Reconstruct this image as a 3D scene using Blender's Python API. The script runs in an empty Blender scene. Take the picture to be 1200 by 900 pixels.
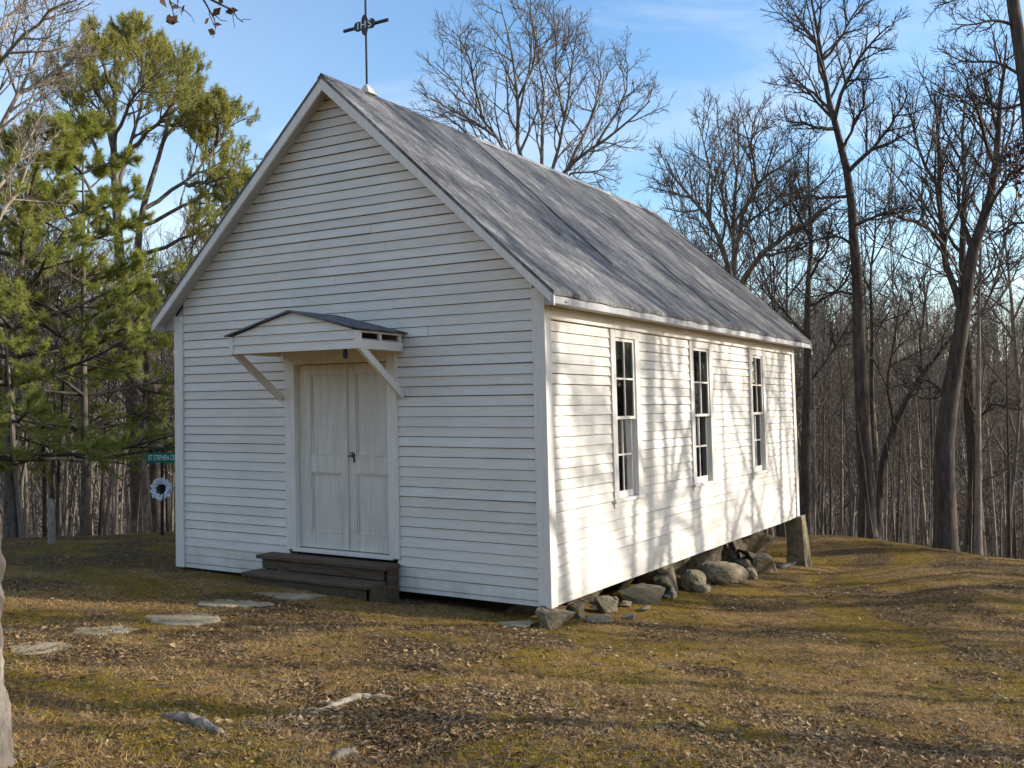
import bpy, bmesh, math, random
import numpy as np
from mathutils import Vector, Matrix

random.seed(4)
SC = bpy.context.scene
COL = SC.collection
R = math.radians

# ------------------------------------------------------------------ camera
C = np.array([4.854, -8.710, 2.076])
YAW, PITCH, ROLL, FPX = -0.5454, 0.0231, -0.0083, 1154.55
fw = np.array([math.sin(YAW) * math.cos(PITCH), math.cos(YAW) * math.cos(PITCH), math.sin(PITCH)])
_rt = np.array([math.cos(YAW), -math.sin(YAW), 0.0])
_up = np.cross(_rt, fw)
RT = math.cos(ROLL) * _rt + math.sin(ROLL) * _up
UP = -math.sin(ROLL) * _rt + math.cos(ROLL) * _up
cam = bpy.data.cameras.new('camera')
cam.sensor_width = 36.0
cam.lens = 36.0 * FPX / 1200.0
cam.clip_start = 0.05
cam.clip_end = 3000
camo = bpy.data.objects.new('camera', cam)
COL.objects.link(camo)
M = Matrix(((RT[0], UP[0], -fw[0], C[0]), (RT[1], UP[1], -fw[1], C[1]), (RT[2], UP[2], -fw[2], C[2]), (0, 0, 0, 1)))
camo.matrix_world = M
SC.camera = camo

# ------------------------------------------------------------------ light
SUN_AZ, SUN_EL = R(33.0), R(20.5)          # azimuth measured from +x towards +y
TOSUN = np.array([math.cos(SUN_AZ) * math.cos(SUN_EL), math.sin(SUN_AZ) * math.cos(SUN_EL), math.sin(SUN_EL)])
sun = bpy.data.lights.new('sun', 'SUN')
sun.energy = 3.15
sun.angle = R(0.6)
sun.color = (1.0, 0.96, 0.91)
suno = bpy.data.objects.new('sun', sun)
COL.objects.link(suno)
suno.rotation_euler = Vector(TOSUN).to_track_quat('Z', 'Y').to_euler()
suno.location = (20, 10, 20)
W = bpy.data.worlds.new('World')
SC.world = W
W.use_nodes = True
nt = W.node_tree
nt.nodes.clear()
def wn(t, **kw):
    n = nt.nodes.new(t)
    for k, v in kw.items():
        setattr(n, k, v)
    return n
sky = wn('ShaderNodeTexSky', sky_type='NISHITA', sun_disc=False, sun_elevation=SUN_EL, sun_rotation=math.pi / 2 - SUN_AZ,
         air_density=1.0, dust_density=1.2, ozone_density=2.0)
tcw = wn('ShaderNodeTexCoord')
mpw = wn('ShaderNodeMapping')
mpw.inputs['Scale'].default_value = (1.6, 1.6, 6.5)
mpw.inputs['Rotation'].default_value = (R(6), R(-8), R(20))
nzw = wn('ShaderNodeTexNoise')
nzw.inputs['Scale'].default_value = 1.5
nzw.inputs['Detail'].default_value = 7
nzw.inputs['Roughness'].default_value = 0.52
nzw.inputs['Distortion'].default_value = 0.6
crw = wn('ShaderNodeValToRGB')
crw.color_ramp.elements[0].position = 0.46
crw.color_ramp.elements[1].position = 0.80
hsw = wn('ShaderNodeHueSaturation')
hsw.inputs['Saturation'].default_value = 1.2
mxw = wn('ShaderNodeMix', data_type='RGBA')
mxw.inputs['B'].default_value = (5.6, 5.2, 4.7, 1)
mulw = wn('ShaderNodeMath', operation='MULTIPLY')
mulw.inputs[1].default_value = 0.45
bgw = wn('ShaderNodeBackground')
bgw.inputs['Strength'].default_value = 0.15
oww = wn('ShaderNodeOutputWorld')
lk = nt.links.new
lk(tcw.outputs['Generated'], mpw.inputs['Vector'])
lk(mpw.outputs['Vector'], nzw.inputs['Vector'])
lk(nzw.outputs['Fac'], crw.inputs['Fac'])
# a thin high veil, thicker towards the west (left), with wisps in it
sepw = wn('ShaderNodeSeparateXYZ')
lk(tcw.outputs['Generated'], sepw.inputs[0])
dotw = wn('ShaderNodeVectorMath', operation='DOT_PRODUCT')
dotw.inputs[1].default_value = (-0.92, -0.30, 0.0)
lk(tcw.outputs['Generated'], dotw.inputs[0])
vmap = wn('ShaderNodeMapRange')
for k_, v_ in (('From Min', 0.05), ('From Max', 0.95), ('To Min', -0.06), ('To Max', 0.29)):
    vmap.inputs[k_].default_value = v_
lk(dotw.outputs['Value'], vmap.inputs['Value'])
lk(crw.outputs['Color'], mulw.inputs[0])
addw = wn('ShaderNodeMath', operation='ADD', use_clamp=True)
lk(mulw.outputs[0], addw.inputs[0]); lk(vmap.outputs['Result'], addw.inputs[1])
lk(addw.outputs[0], mxw.inputs['Factor'])
lk(sky.outputs['Color'], hsw.inputs['Color'])
lk(hsw.outputs['Color'], mxw.inputs['A'])
lk(mxw.outputs['Result'], bgw.inputs['Color'])
lk(bgw.outputs['Background'], oww.inputs['Surface'])
SC.view_settings.view_transform = 'Standard'
SC.view_settings.look = 'None'
SC.view_settings.exposure = 0.93
SC.view_settings.gamma = 1.0
SC.cycles.max_bounces = 6
SC.cycles.transparent_max_bounces = 12
SC.cycles.sample_clamp_indirect = 4.0

# ------------------------------------------------------------------ noise (numpy) and the terrain
def _hash(ix, iy, s):
    h = (ix.astype(np.int64) * 374761393 + iy.astype(np.int64) * 668265263 + s * 1442695041) & 0x7fffffff
    h = ((h ^ (h >> 13)) * 1274126177) & 0x7fffffff
    return ((h ^ (h >> 16)) & 0xffff) / 65535.0
def vnoise(x, y, s=0):
    x = np.asarray(x, float); y = np.asarray(y, float)
    ix = np.floor(x); iy = np.floor(y); fx = x - ix; fy = y - iy
    fx = fx * fx * (3 - 2 * fx); fy = fy * fy * (3 - 2 * fy)
    a = _hash(ix, iy, s); b = _hash(ix + 1, iy, s); c = _hash(ix, iy + 1, s); d = _hash(ix + 1, iy + 1, s)
    return (a * (1 - fx) + b * fx) * (1 - fy) + (c * (1 - fx) + d * fx) * fy
def fbm(x, y, s=0, o=4):
    t = 0; a = 0.5; n = 0
    for k in range(o):
        t = t + a * vnoise(np.asarray(x) * 2 ** k + 17 * k, np.asarray(y) * 2 ** k - 9 * k, s + k); n += a; a *= 0.5
    return t / n
def sp(x):                                   # soft ramp: 0 below, x above
    return np.where(x > 20, x, np.log1p(np.exp(np.minimum(x, 20))))
def ground_h(x, y):
    x = np.asarray(x, float); y = np.asarray(y, float)
    base = -0.12 - 0.064 * np.clip(y, -14, 11) - 0.029 * np.clip(x, -11, 8)
    def ss(t):
        t = np.clip(t, 0, 1); return t * t * (3 - 2 * t)
    # the lawn levels out towards the crest on the right
    base = base + 0.50 * np.maximum(ss((x - 0.5) / 3.0) * ss((y - 1.0) / 8.0), ss((y - 9.6) / 3.0) * ss((x + 4.0) / 4.0))
    r = np.hypot(x + 1.0, (y - 1.0))
    front = np.clip((y + 9) / 8, 0, 1)       # the hill carries on level behind the photographer
    drop = -0.30 * 2.0 * sp((r - 11.8) / 2.0) * front
    drop = np.maximum(drop, -13 + 0.02 * drop)
    far = 25.0 * (np.clip((r - 75) / 110, 0, 1) ** 2) * (3 - 2 * np.clip((r - 75) / 110, 0, 1))
    big = (fbm(x / 60, y / 60, 5, 3) - 0.5) * 9 * np.clip((r - 40) / 60, 0, 1)
    mid = (fbm(x / 2.3, y / 2.3, 11, 3) - 0.5) * 0.16
    under = np.clip(1 - np.maximum(np.maximum(-5.6 - x, x - 0.2), np.maximum(-0.25 - y, y - 9.4)) / 0.5, 0, 1)
    mid = mid + 0.07 * np.exp(-((x + 3.2) / 2.2) ** 2 - ((y + 1.6) / 1.3) ** 2)
    mid = mid + 0.085 * np.exp(-((x + 1.25) / 0.95) ** 4 - ((y - 0.1) / 0.42) ** 2)
    mid = mid + 0.13 * np.clip((-0.06 - x) / 0.25, 0, 1) * np.clip((x + 4) / 2, 0, 1) * np.clip((y - 0.5) / 0.8, 0, 1) * np.clip((9.4 - y) / 0.8, 0, 1)
    mid = mid + 0.055 * np.exp(-((x + 2.8) / 1.1) ** 4 - ((y + 0.6) / 0.45) ** 2)
    fine = (fbm(x / 0.35, y / 0.35, 23, 3) - 0.5) * 0.06
    return base + drop + far + big + mid * (1 - 0.8 * under) + fine * (1 - under)
def gz(x, y):
    return float(ground_h(x, y))
def ray(u, v):
    return fw + (u - 600) / FPX * RT - (v - 450) / FPX * UP
def at(u, v, d):                             # the point d metres in front of the camera, seen at (u, v) of the 1200 px photo
    return C + ray(u, v) * d
def project(P):
    d = np.asarray(P) - C; z = d @ fw
    return 600 + FPX * (d @ RT) / z, 450 - FPX * (d @ UP) / z, z
def hit(u, v):                               # where that line of sight meets the ground
    t = 2.0
    r = ray(u, v)
    while t < 80:
        q = C + r * t
        if q[2] < gz(q[0], q[1]):
            break
        t += 0.02
    q = C + r * t
    return np.array([q[0], q[1], gz(q[0], q[1])])
def foot(u, d):                              # the ground below the line of sight at column u, d metres away
    q = at(u, 480, d)
    return np.array([q[0], q[1], gz(q[0], q[1])])

# ------------------------------------------------------------------ object helpers
def tag(o, label=None, cat=None, group=None, kind=None):
    if label: o['label'] = label
    if cat: o['category'] = cat
    if group: o['group'] = group
    if kind: o['kind'] = kind
    return o
def empty(name, loc, label=None, cat=None, group=None):
    o = bpy.data.objects.new(name, None)
    o.empty_display_size = 0.2
    o.location = loc
    COL.objects.link(o)
    return tag(o, label, cat, group)
def link_mesh(name, me, mats, parent=None):
    o = bpy.data.objects.new(name, me)
    for m in (mats if isinstance(mats, (list, tuple)) else [mats]):
        me.materials.append(m)
    COL.objects.link(o)
    if parent is not None:
        o.parent = parent
    return o
def np_mesh(name, verts, loops, sizes, smooth=False):
    """verts (n,3); loops flat vertex indices; sizes per face"""
    me = bpy.data.meshes.new(name)
    verts = np.asarray(verts, np.float32); loops = np.asarray(loops, np.int32); sizes = np.asarray(sizes, np.int32)
    me.vertices.add(len(verts)); me.vertices.foreach_set('co', verts.ravel())
    me.loops.add(len(loops)); me.loops.foreach_set('vertex_index', loops)
    me.polygons.add(len(sizes))
    st = np.zeros(len(sizes), np.int32); st[1:] = np.cumsum(sizes)[:-1]
    me.polygons.foreach_set('loop_start', st)
    try:
        me.polygons.foreach_set('loop_total', sizes)
    except Exception:
        pass
    if smooth:
        me.polygons.foreach_set('use_smooth', np.ones(len(sizes), bool))
    me.update(calc_edges=True)
    me.validate()
    return me
class MB:
    """collects pieces for ONE mesh; a transform may be set"""
    def __init__(s, tf=None):
        s.v = []; s.f = []; s.tf = tf
    def add(s, vs, fs):
        b = len(s.v)
        s.v += [tuple(v) for v in vs]
        s.f += [tuple(i + b for i in f) for f in fs]
    def box(s, x0, x1, y0, y1, z0, z1):
        s.add([(x0, y0, z0), (x1, y0, z0), (x1, y1, z0), (x0, y1, z0), (x0, y0, z1), (x1, y0, z1), (x1, y1, z1), (x0, y1, z1)],
              [(0, 3, 2, 1), (4, 5, 6, 7), (0, 1, 5, 4), (1, 2, 6, 5), (2, 3, 7, 6), (3, 0, 4, 7)])
    def prism(s, poly, vec):
        n = len(poly); vec = np.array(vec)
        s.add([tuple(p) for p in poly] + [tuple(np.array(p) + vec) for p in poly],
              [tuple(range(n))[::-1], tuple(range(n, 2 * n))] + [(i, (i + 1) % n, (i + 1) % n + n, i + n) for i in range(n)])
    def tube(s, pts, rad, n=8, cap=True):
        pts = np.asarray(pts, float); k = len(pts)
        rad = np.broadcast_to(np.asarray(rad, float), (k,))
        t = np.gradient(pts, axis=0); t /= np.linalg.norm(t, axis=1)[:, None]
        ref = np.array([0.0, 0, 1]) if abs(t[0, 2]) < 0.9 else np.array([1.0, 0, 0])
        vs = []
        for i in range(k):
            a = np.cross(t[i], ref); a /= np.linalg.norm(a); b = np.cross(t[i], a)
            for j in range(n):
                th = 2 * math.pi * j / n
                vs.append(pts[i] + rad[i] * (math.cos(th) * a + math.sin(th) * b))
        fs = [(i * n + j, i * n + (j + 1) % n, (i + 1) * n + (j + 1) % n, (i + 1) * n + j) for i in range(k - 1) for j in range(n)]
        if cap:
            fs += [tuple(range(n))[::-1], tuple(range((k - 1) * n, k * n))]
        s.add(vs, fs)
    def build(s, name, mat, parent=None, bevel=0.0, origin=None, smooth=False):
        me = bpy.data.meshes.new(name)
        vs = [s.tf(v) if s.tf else v for v in s.v]
        org = np.array(origin if origin is not None else (parent_origin(parent) if parent else (0, 0, 0)))
        me.from_pydata([tuple(np.array(v) - org) for v in vs], [], s.f)
        bm = bmesh.new(); bm.from_mesh(me)
        bmesh.ops.recalc_face_normals(bm, faces=bm.faces)
        if bevel:
            es = [e for e in bm.edges if len(e.link_faces) == 2 and e.calc_face_angle(0) > 0.6]
            bmesh.ops.bevel(bm, geom=es, offset=bevel, segments=1, affect='EDGES')
        if smooth:
            for f in bm.faces: f.smooth = True
        bm.to_mesh(me); bm.free()
        o = link_mesh(name, me, mat, parent)
        if parent is None and origin is not None:
            o.location = origin
        return o
def parent_origin(p):
    o = np.zeros(3)
    while p is not None:
        o += np.array(p.location); p = p.parent
    return o

# ------------------------------------------------------------------ materials
def mat(name, base=(0.5, 0.5, 0.5), rough=0.8, spec=0.3):
    m = bpy.data.materials.new(name); m.use_nodes = True
    n = m.node_tree; b = n.nodes['Principled BSDF']
    b.inputs['Base Color'].default_value = (*base, 1); b.inputs['Roughness'].default_value = rough
    b.inputs['Specular IOR Level'].default_value = spec
    return m, n, b
def node(n, t, **kw):
    x = n.nodes.new(t)
    for k, v in kw.items():
        if k in x.inputs: x.inputs[k].default_value = v
        else: setattr(x, k, v)
    return x
def coords(n, scale, kind='Object', rot=(0, 0, 0)):
    tc = node(n, 'ShaderNodeTexCoord'); mp = node(n, 'ShaderNodeMapping')
    mp.inputs['Scale'].default_value = scale; mp.inputs['Rotation'].default_value = rot
    n.links.new(tc.outputs[kind], mp.inputs['Vector'])
    return mp.outputs['Vector']
def noise(n, vec, scale=1.0, detail=4, rough=0.55, dist=0.0):
    x = node(n, 'ShaderNodeTexNoise'); x.inputs['Scale'].default_value = scale; x.inputs['Detail'].default_value = detail
    x.inputs['Roughness'].default_value = rough; x.inputs['Distortion'].default_value = dist
    n.links.new(vec, x.inputs['Vector'])
    return x.outputs['Fac']
def ramp(n, fac, stops, interp='LINEAR'):
    x = node(n, 'ShaderNodeValToRGB'); cr = x.color_ramp; cr.interpolation = interp
    while len(cr.elements) < len(stops): cr.elements.new(0.5)
    for e, (p, c) in zip(cr.elements, stops):
        e.position = p; e.color = (*c, 1) if len(c) == 3 else c
    n.links.new(fac, x.inputs['Fac'])
    return x.outputs['Color']
def mix(n, fac, a, b, mode='MIX'):
    x = node(n, 'ShaderNodeMix', data_type='RGBA', blend_type=mode)
    for sock, v in (('Factor', fac), ('A', a), ('B', b)):
        s = [q for q in x.inputs if q.name == sock and (q.type == 'RGBA' if sock != 'Factor' else q.type == 'VALUE')][0]
        if hasattr(v, 'is_output'): n.links.new(v, s)
        elif isinstance(v, (int, float)): s.default_value = v
        else: s.default_value = (*v, 1)
    return [q for q in x.outputs if q.type == 'RGBA'][0]
def bump(n, b, h, strength=0.3, dist=0.02):
    x = node(n, 'ShaderNodeBump'); x.inputs['Strength'].default_value = strength; x.inputs['Distance'].default_value = dist
    n.links.new(h, x.inputs['Height']); n.links.new(x.outputs['Normal'], b.inputs['Normal'])
def paint_mat(name, tint, dirt, scale_long, amount=0.5, rough=0.55, boards=False):
    """weathered paint: long grain along the boards, blotches, flecks of bare wood"""
    m, n, b = mat(name, tint, rough, 0.3)
    v = coords(n, scale_long)
    g = noise(n, v, 1.0, 6, 0.65)
    v2 = coords(n, (1, 1, 1))
    bl = noise(n, v2, 1.3, 5, 0.6)
    fl = noise(n, coords(n, tuple(s * 2.5 for s in scale_long)), 1.0, 3, 0.7)
    c1 = mix(n, ramp(n, g, [(0.42, (0, 0, 0)), (0.75, (1, 1, 1))]), tint, dirt)
    c2 = mix(n, ramp(n, bl, [(0.35, (0, 0, 0)), (0.8, (amount, amount, amount))]), c1, tuple(t * 0.72 for t in tint))
    c3 = mix(n, ramp(n, fl, [(0.70, (0, 0, 0)), (0.76, (0.6, 0.6, 0.6))]), c2, tuple(d * 0.62 for d in dirt))
    if boards:
        gi = node(n, 'ShaderNodeNewGeometry')
        c3 = mix(n, 1.0, c3, ramp(n, gi.outputs['Random Per Island'], [(0.0, (0.90, 0.895, 0.88)), (1.0, (1, 1, 1))]), 'MULTIPLY')
        tc = node(n, 'ShaderNodeTexCoord'); sx = node(n, 'ShaderNodeSeparateXYZ'); n.links.new(tc.outputs['Object'], sx.inputs[0])
        ns = noise(n, coords(n, (2.2, 2.2, 0.9)), 1, 5, 0.7)
        m1 = node(n, 'ShaderNodeMath', operation='MULTIPLY_ADD'); m1.inputs[1].default_value = -1.3; m1.inputs[2].default_value = 0.35
        n.links.new(sx.outputs['Z'], m1.inputs[0])
        m2 = node(n, 'ShaderNodeMath', operation='ADD'); n.links.new(m1.outputs[0], m2.inputs[0]); n.links.new(ns, m2.inputs[1])
        c3 = mix(n, ramp(n, m2.outputs[0], [(0.50, (0, 0, 0)), (0.90, (0.55, 0.55, 0.55))]), c3, (0.33, 0.29, 0.22))
    n.links.new(c3, b.inputs['Base Color'])
    bump(n, b, g, 0.25, 0.004)
    return m
SIDING = paint_mat('painted_siding', (0.82, 0.755, 0.645), (0.69, 0.63, 0.53), (3, 3, 45), 0.5, boards=True)
TRIM = paint_mat('painted_trim', (0.80, 0.735, 0.63), (0.66, 0.60, 0.51), (30, 30, 3), 0.4)
DOOR = paint_mat('door_paint', (0.76, 0.68, 0.56), (0.53, 0.475, 0.395), (28, 28, 2.2), 0.7)
DULLPAINT = paint_mat('dull_paint', (0.52, 0.50, 0.47), (0.4, 0.385, 0.36), (6, 6, 6), 0.5)
def roof_material():
    m, n, b = mat('weathered_roof', (0.3, 0.3, 0.3), 0.72, 0.35)
    st = noise(n, coords(n, (0.55, 2.4, 0.55)), 1.0, 8, 0.72, 0.9)
    st2 = noise(n, coords(n, (1.5, 9.0, 1.5)), 1.0, 7, 0.74, 0.9)
    bl = noise(n, coords(n, (0.50, 0.38, 0.50)), 1.0, 5, 0.62, 0.4)
    sp_ = noise(n, coords(n, (3.5, 10, 3.5)), 1.0, 6, 0.75, 0.6)
    sp2 = noise(n, coords(n, (14, 20, 14)), 1.0, 4, 0.7)
    c = ramp(n, st, [(0.30, (0.035, 0.034, 0.034)), (0.43, (0.10, 0.098, 0.095)), (0.53, (0.20, 0.196, 0.19)), (0.66, (0.40, 0.39, 0.375))])
    c = mix(n, 0.45, c, ramp(n, st2, [(0.33, (0.04, 0.039, 0.039)), (0.5, (0.16, 0.157, 0.152)), (0.64, (0.42, 0.41, 0.395))]))
    pat = ramp(n, bl, [(0.46, (0, 0, 0)), (0.64, (1, 1, 1))])
    wear = mix(n, 1.0, pat, ramp(n, sp_, [(0.40, (0, 0, 0)), (0.56, (0.95, 0.95, 0.95))]), 'MULTIPLY')
    c = mix(n, wear, c, (0.032, 0.031, 0.031))
    c = mix(n, ramp(n, sp2, [(0.48, (0, 0, 0)), (0.62, (0.6, 0.6, 0.6))]), c, (0.055, 0.053, 0.051))
    c = mix(n, 1.0, c, (1.0, 0.955, 0.885), 'MULTIPLY')
    n.links.new(c, b.inputs['Base Color'])
    bump(n, b, st2, 0.35, 0.01)
    return m
ROOF = roof_material()
CANOPYROOF, _n, _b = mat('canopy_roof', (0.09, 0.09, 0.095), 0.8)
_n.links.new(ramp(_n, noise(_n, coords(_n, (5, 30, 5)), 1, 5), [(0.3, (0.05, 0.05, 0.053)), (0.7, (0.20, 0.20, 0.205))]), _b.inputs['Base Color'])
PALECAP, _n, _b = mat('ridge_pale', (0.62, 0.60, 0.57), 0.5)
_n.links.new(ramp(_n, noise(_n, coords(_n, (3, 3, 3)), 1, 5), [(0.35, (0.22, 0.215, 0.20)), (0.65, (0.50, 0.48, 0.45))]), _b.inputs['Base Color'])
BLACK, _n, _b = mat('black_iron', (0.018, 0.018, 0.02), 0.5)
PLATE, _n, _b = mat('dark_plate', (0.03, 0.03, 0.035), 0.45)
LETTER, _n, _b = mat('white_letter', (0.82, 0.82, 0.82), 0.5)
CEMENT, _n, _b = mat('pale_cement', (0.62, 0.60, 0.52), 0.85)
INSIDE, _n, _b = mat('dim_interior', (0.035, 0.03, 0.026), 0.85)  # near-black colour stands in for the shade of the room
KNOB, _n, _b = mat('door_metal', (0.35, 0.30, 0.24), 0.3)
_b.inputs['Metallic'].default_value = 0.9
SIGNGREEN, _n, _b = mat('sign_green', (0.0, 0.16, 0.085), 0.45)
def glass_mat():
    m = bpy.data.materials.new('window_glass'); m.use_nodes = True
    n = m.node_tree; n.nodes.clear()
    o = node(n, 'ShaderNodeOutputMaterial'); t = node(n, 'ShaderNodeBsdfTransparent'); g = node(n, 'ShaderNodeBsdfGlossy')
    t.inputs['Color'].default_value = (0.72, 0.76, 0.74, 1); g.inputs['Roughness'].default_value = 0.02
    fr = node(n, 'ShaderNodeFresnel'); fr.inputs['IOR'].default_value = 1.33
    ms = node(n, 'ShaderNodeMixShader')
    n.links.new(fr.outputs[0], ms.inputs[0]); n.links.new(t.outputs[0], ms.inputs[1]); n.links.new(g.outputs[0], ms.inputs[2])
    n.links.new(ms.outputs[0], o.inputs['Surface'])
    return m
GLASS = glass_mat()
def wood_mat(name, a, b_, scale, rough=0.85, moss=None):
    m, n, b = mat(name, a, rough, 0.25)
    g = noise(n, coords(n, scale), 1.0, 6, 0.65, 0.4)
    c = ramp(n, g, [(0.3, a), (0.7, b_)])
    if moss:
        c = mix(n, ramp(n, noise(n, coords(n, (3, 3, 3)), 1, 5), [(0.5, (0, 0, 0)), (0.7, (0.8, 0.8, 0.8))]), c, moss)
    n.links.new(c, b.inputs['Base Color'])
    bump(n, b, g, 0.5, 0.01)
    return m
STEPWOOD = wood_mat('dark_step_wood', (0.051, 0.032, 0.022), (0.181, 0.116, 0.073), (3, 40, 40), 0.8, (0.087, 0.084, 0.046))
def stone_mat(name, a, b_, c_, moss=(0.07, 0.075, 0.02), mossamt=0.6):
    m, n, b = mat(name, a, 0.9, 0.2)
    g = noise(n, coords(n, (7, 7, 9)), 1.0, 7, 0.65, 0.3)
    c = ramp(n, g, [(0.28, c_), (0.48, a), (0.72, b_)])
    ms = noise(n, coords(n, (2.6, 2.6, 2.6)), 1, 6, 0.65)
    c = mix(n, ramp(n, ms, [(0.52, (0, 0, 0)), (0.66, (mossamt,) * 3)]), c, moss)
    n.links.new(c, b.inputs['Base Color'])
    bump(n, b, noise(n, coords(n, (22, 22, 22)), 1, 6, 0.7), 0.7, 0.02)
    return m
STONE_TAN = stone_mat('tan_stone', (0.22, 0.175, 0.105), (0.34, 0.28, 0.175), (0.085, 0.065, 0.042), (0.09, 0.085, 0.025), 0.65)
STONE_GREY = stone_mat('grey_stone', (0.19, 0.16, 0.115), (0.31, 0.265, 0.195), (0.085, 0.07, 0.05), (0.09, 0.085, 0.03), 0.5)
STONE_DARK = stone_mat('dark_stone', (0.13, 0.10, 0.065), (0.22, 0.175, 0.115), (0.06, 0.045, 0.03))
FLAG = stone_mat('flagstone', (0.35, 0.285, 0.175), (0.50, 0.42, 0.28), (0.18, 0.14, 0.08), (0.13, 0.12, 0.04), 0.5)
def bark_mat(name, a, b_, c_, vs=(9, 9, 2.0)):
    m, n, b = mat(name, a, 0.92, 0.15)
    g = noise(n, coords(n, vs), 1.0, 6, 0.7, 0.5)
    c = ramp(n, g, [(0.3, c_), (0.5, a), (0.72, b_)])
    n.links.new(c, b.inputs['Base Color'])
    bump(n, b, g, 0.9, 0.03)
    return m
BARK_DARK = bark_mat('dark_bark', (0.085, 0.068, 0.055), (0.165, 0.138, 0.112), (0.04, 0.033, 0.027))
BARK_GREY = bark_mat('grey_bark', (0.18, 0.15, 0.12), (0.31, 0.265, 0.215), (0.08, 0.065, 0.052))
BARK_TAN = bark_mat('tan_bark', (0.27, 0.22, 0.165), (0.44, 0.37, 0.29), (0.12, 0.095, 0.07))
BARK_PINE = bark_mat('pine_bark', (0.16, 0.125, 0.095), (0.30, 0.25, 0.20), (0.055, 0.042, 0.034), (7, 7, 3.5))
DEADWOOD = wood_mat('bleached_wood', (0.20, 0.165, 0.115), (0.40, 0.34, 0.25), (14, 14, 14), 0.9)
def foliage_mat(name, cols, trans=0.35, rough=0.7):
    m = bpy.data.materials.new(name); m.use_nodes = True
    n = m.node_tree; b = n.nodes['Principled BSDF']; out = n.nodes['Material Output']
    gi = node(n, 'ShaderNodeNewGeometry')
    ns = noise(n, coords(n, (0.9, 0.9, 0.9)), 1.0, 3, 0.5)
    ad = node(n, 'ShaderNodeMath', operation='MULTIPLY_ADD'); ad.inputs[1].default_value = 0.45
    n.links.new(gi.outputs['Random Per Island'], ad.inputs[0])
    sc = node(n, 'ShaderNodeMath', operation='MULTIPLY'); sc.inputs[1].default_value = 0.62
    n.links.new(ns, sc.inputs[0]); n.links.new(sc.outputs[0], ad.inputs[2])
    k = len(cols)
    c = ramp(n, ad.outputs[0], [(0.12 + 0.76 * i / (k - 1), cc) for i, cc in enumerate(cols)])
    n.links.new(c, b.inputs['Base Color']); b.inputs['Roughness'].default_value = rough; b.inputs['Specular IOR Level'].default_value = 0.25
    if trans:
        t = node(n, 'ShaderNodeBsdfTranslucent'); ms = node(n, 'ShaderNodeMixShader'); ms.inputs[0].default_value = trans
        n.links.new(c, t.inputs['Color']); n.links.new(b.outputs[0], ms.inputs[1]); n.links.new(t.outputs[0], ms.inputs[2])
        n.links.new(ms.outputs[0], out.inputs['Surface'])
    return m
NEEDLE_GREEN = foliage_mat('green_needles', [(0.149, 0.188, 0.042), (0.270, 0.312, 0.063), (0.446, 0.444, 0.105), (0.621, 0.537, 0.179)], 0.5)
NEEDLE_OLIVE = foliage_mat('olive_needles', [(0.156, 0.168, 0.040), (0.273, 0.276, 0.060), (0.403, 0.372, 0.090), (0.559, 0.456, 0.150)], 0.45)
GRASS = foliage_mat('dry_grass', [(0.122, 0.069, 0.025), (0.293, 0.172, 0.063), (0.464, 0.299, 0.114), (0.671, 0.483, 0.209)], 0.2)
MOSSBLADE = foliage_mat('moss_blades', [(0.107, 0.093, 0.013), (0.220, 0.171, 0.021), (0.351, 0.250, 0.032), (0.476, 0.298, 0.053)], 0.25)
LEAFLIT = foliage_mat('dead_leaves', [(0.069, 0.039, 0.019), (0.172, 0.097, 0.043), (0.333, 0.205, 0.095), (0.575, 0.410, 0.228)], 0.15)
DEADLEAF = foliage_mat('brown_leaves', [(0.05, 0.025, 0.015), (0.10, 0.05, 0.028), (0.16, 0.08, 0.045)], 0.2)
FARTWIG = foliage_mat('far_twigs', [(0.10, 0.078, 0.06), (0.17, 0.135, 0.105), (0.24, 0.195, 0.15)], 0.0)
STEMS = foliage_mat('stem_bark', [(0.06, 0.048, 0.038), (0.11, 0.09, 0.07), (0.19, 0.155, 0.115)], 0.0)

# ------------------------------------------------------------------ GROUND
def warp(n, a, b, c):
    s = np.linspace(-1, 1, n)
    return c + a * np.sinh(b * s)
def moss_mask(x, y):
    m = fbm(x / 1.3, y / 0.9, 41, 5) * 0.62 + fbm(x / 0.33, y / 0.28, 51, 3) * 0.38
    return np.clip((m - 0.44) / 0.12, 0, 1)
def litter_shade_mask(x, y):
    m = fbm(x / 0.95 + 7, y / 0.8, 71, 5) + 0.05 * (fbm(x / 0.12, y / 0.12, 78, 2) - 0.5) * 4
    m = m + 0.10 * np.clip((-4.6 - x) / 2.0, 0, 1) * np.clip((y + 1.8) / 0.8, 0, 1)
    m = m + 0.09 * np.exp(-((x - 3.6) / 1.6) ** 2 - ((y + 1.6) / 0.8) ** 2)  # darkens this patch for tree shade as well as with fallen leaves
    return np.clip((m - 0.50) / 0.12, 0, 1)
N = 680
gx = warp(N, 2.5, 5.75, -0.5); gy = warp(N, 2.5, 5.75, -2.0)
X, Y = np.meshgrid(gx, gy)
Z = ground_h(X, Y)
idx = np.arange(N * N).reshape(N, N)
quads = np.stack([idx[:-1, :-1], idx[:-1, 1:], idx[1:, 1:], idx[1:, :-1]], -1).reshape(-1)
gme = np_mesh('ground', np.stack([X, Y, Z], -1).reshape(-1, 3), quads, np.full((N - 1) ** 2, 4), True)
for nm, fn in (('moss', moss_mask), ('litter_shade', litter_shade_mask)):
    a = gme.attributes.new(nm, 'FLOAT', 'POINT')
    a.data.foreach_set('value', fn(X, Y).astype(np.float32).ravel())
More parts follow.
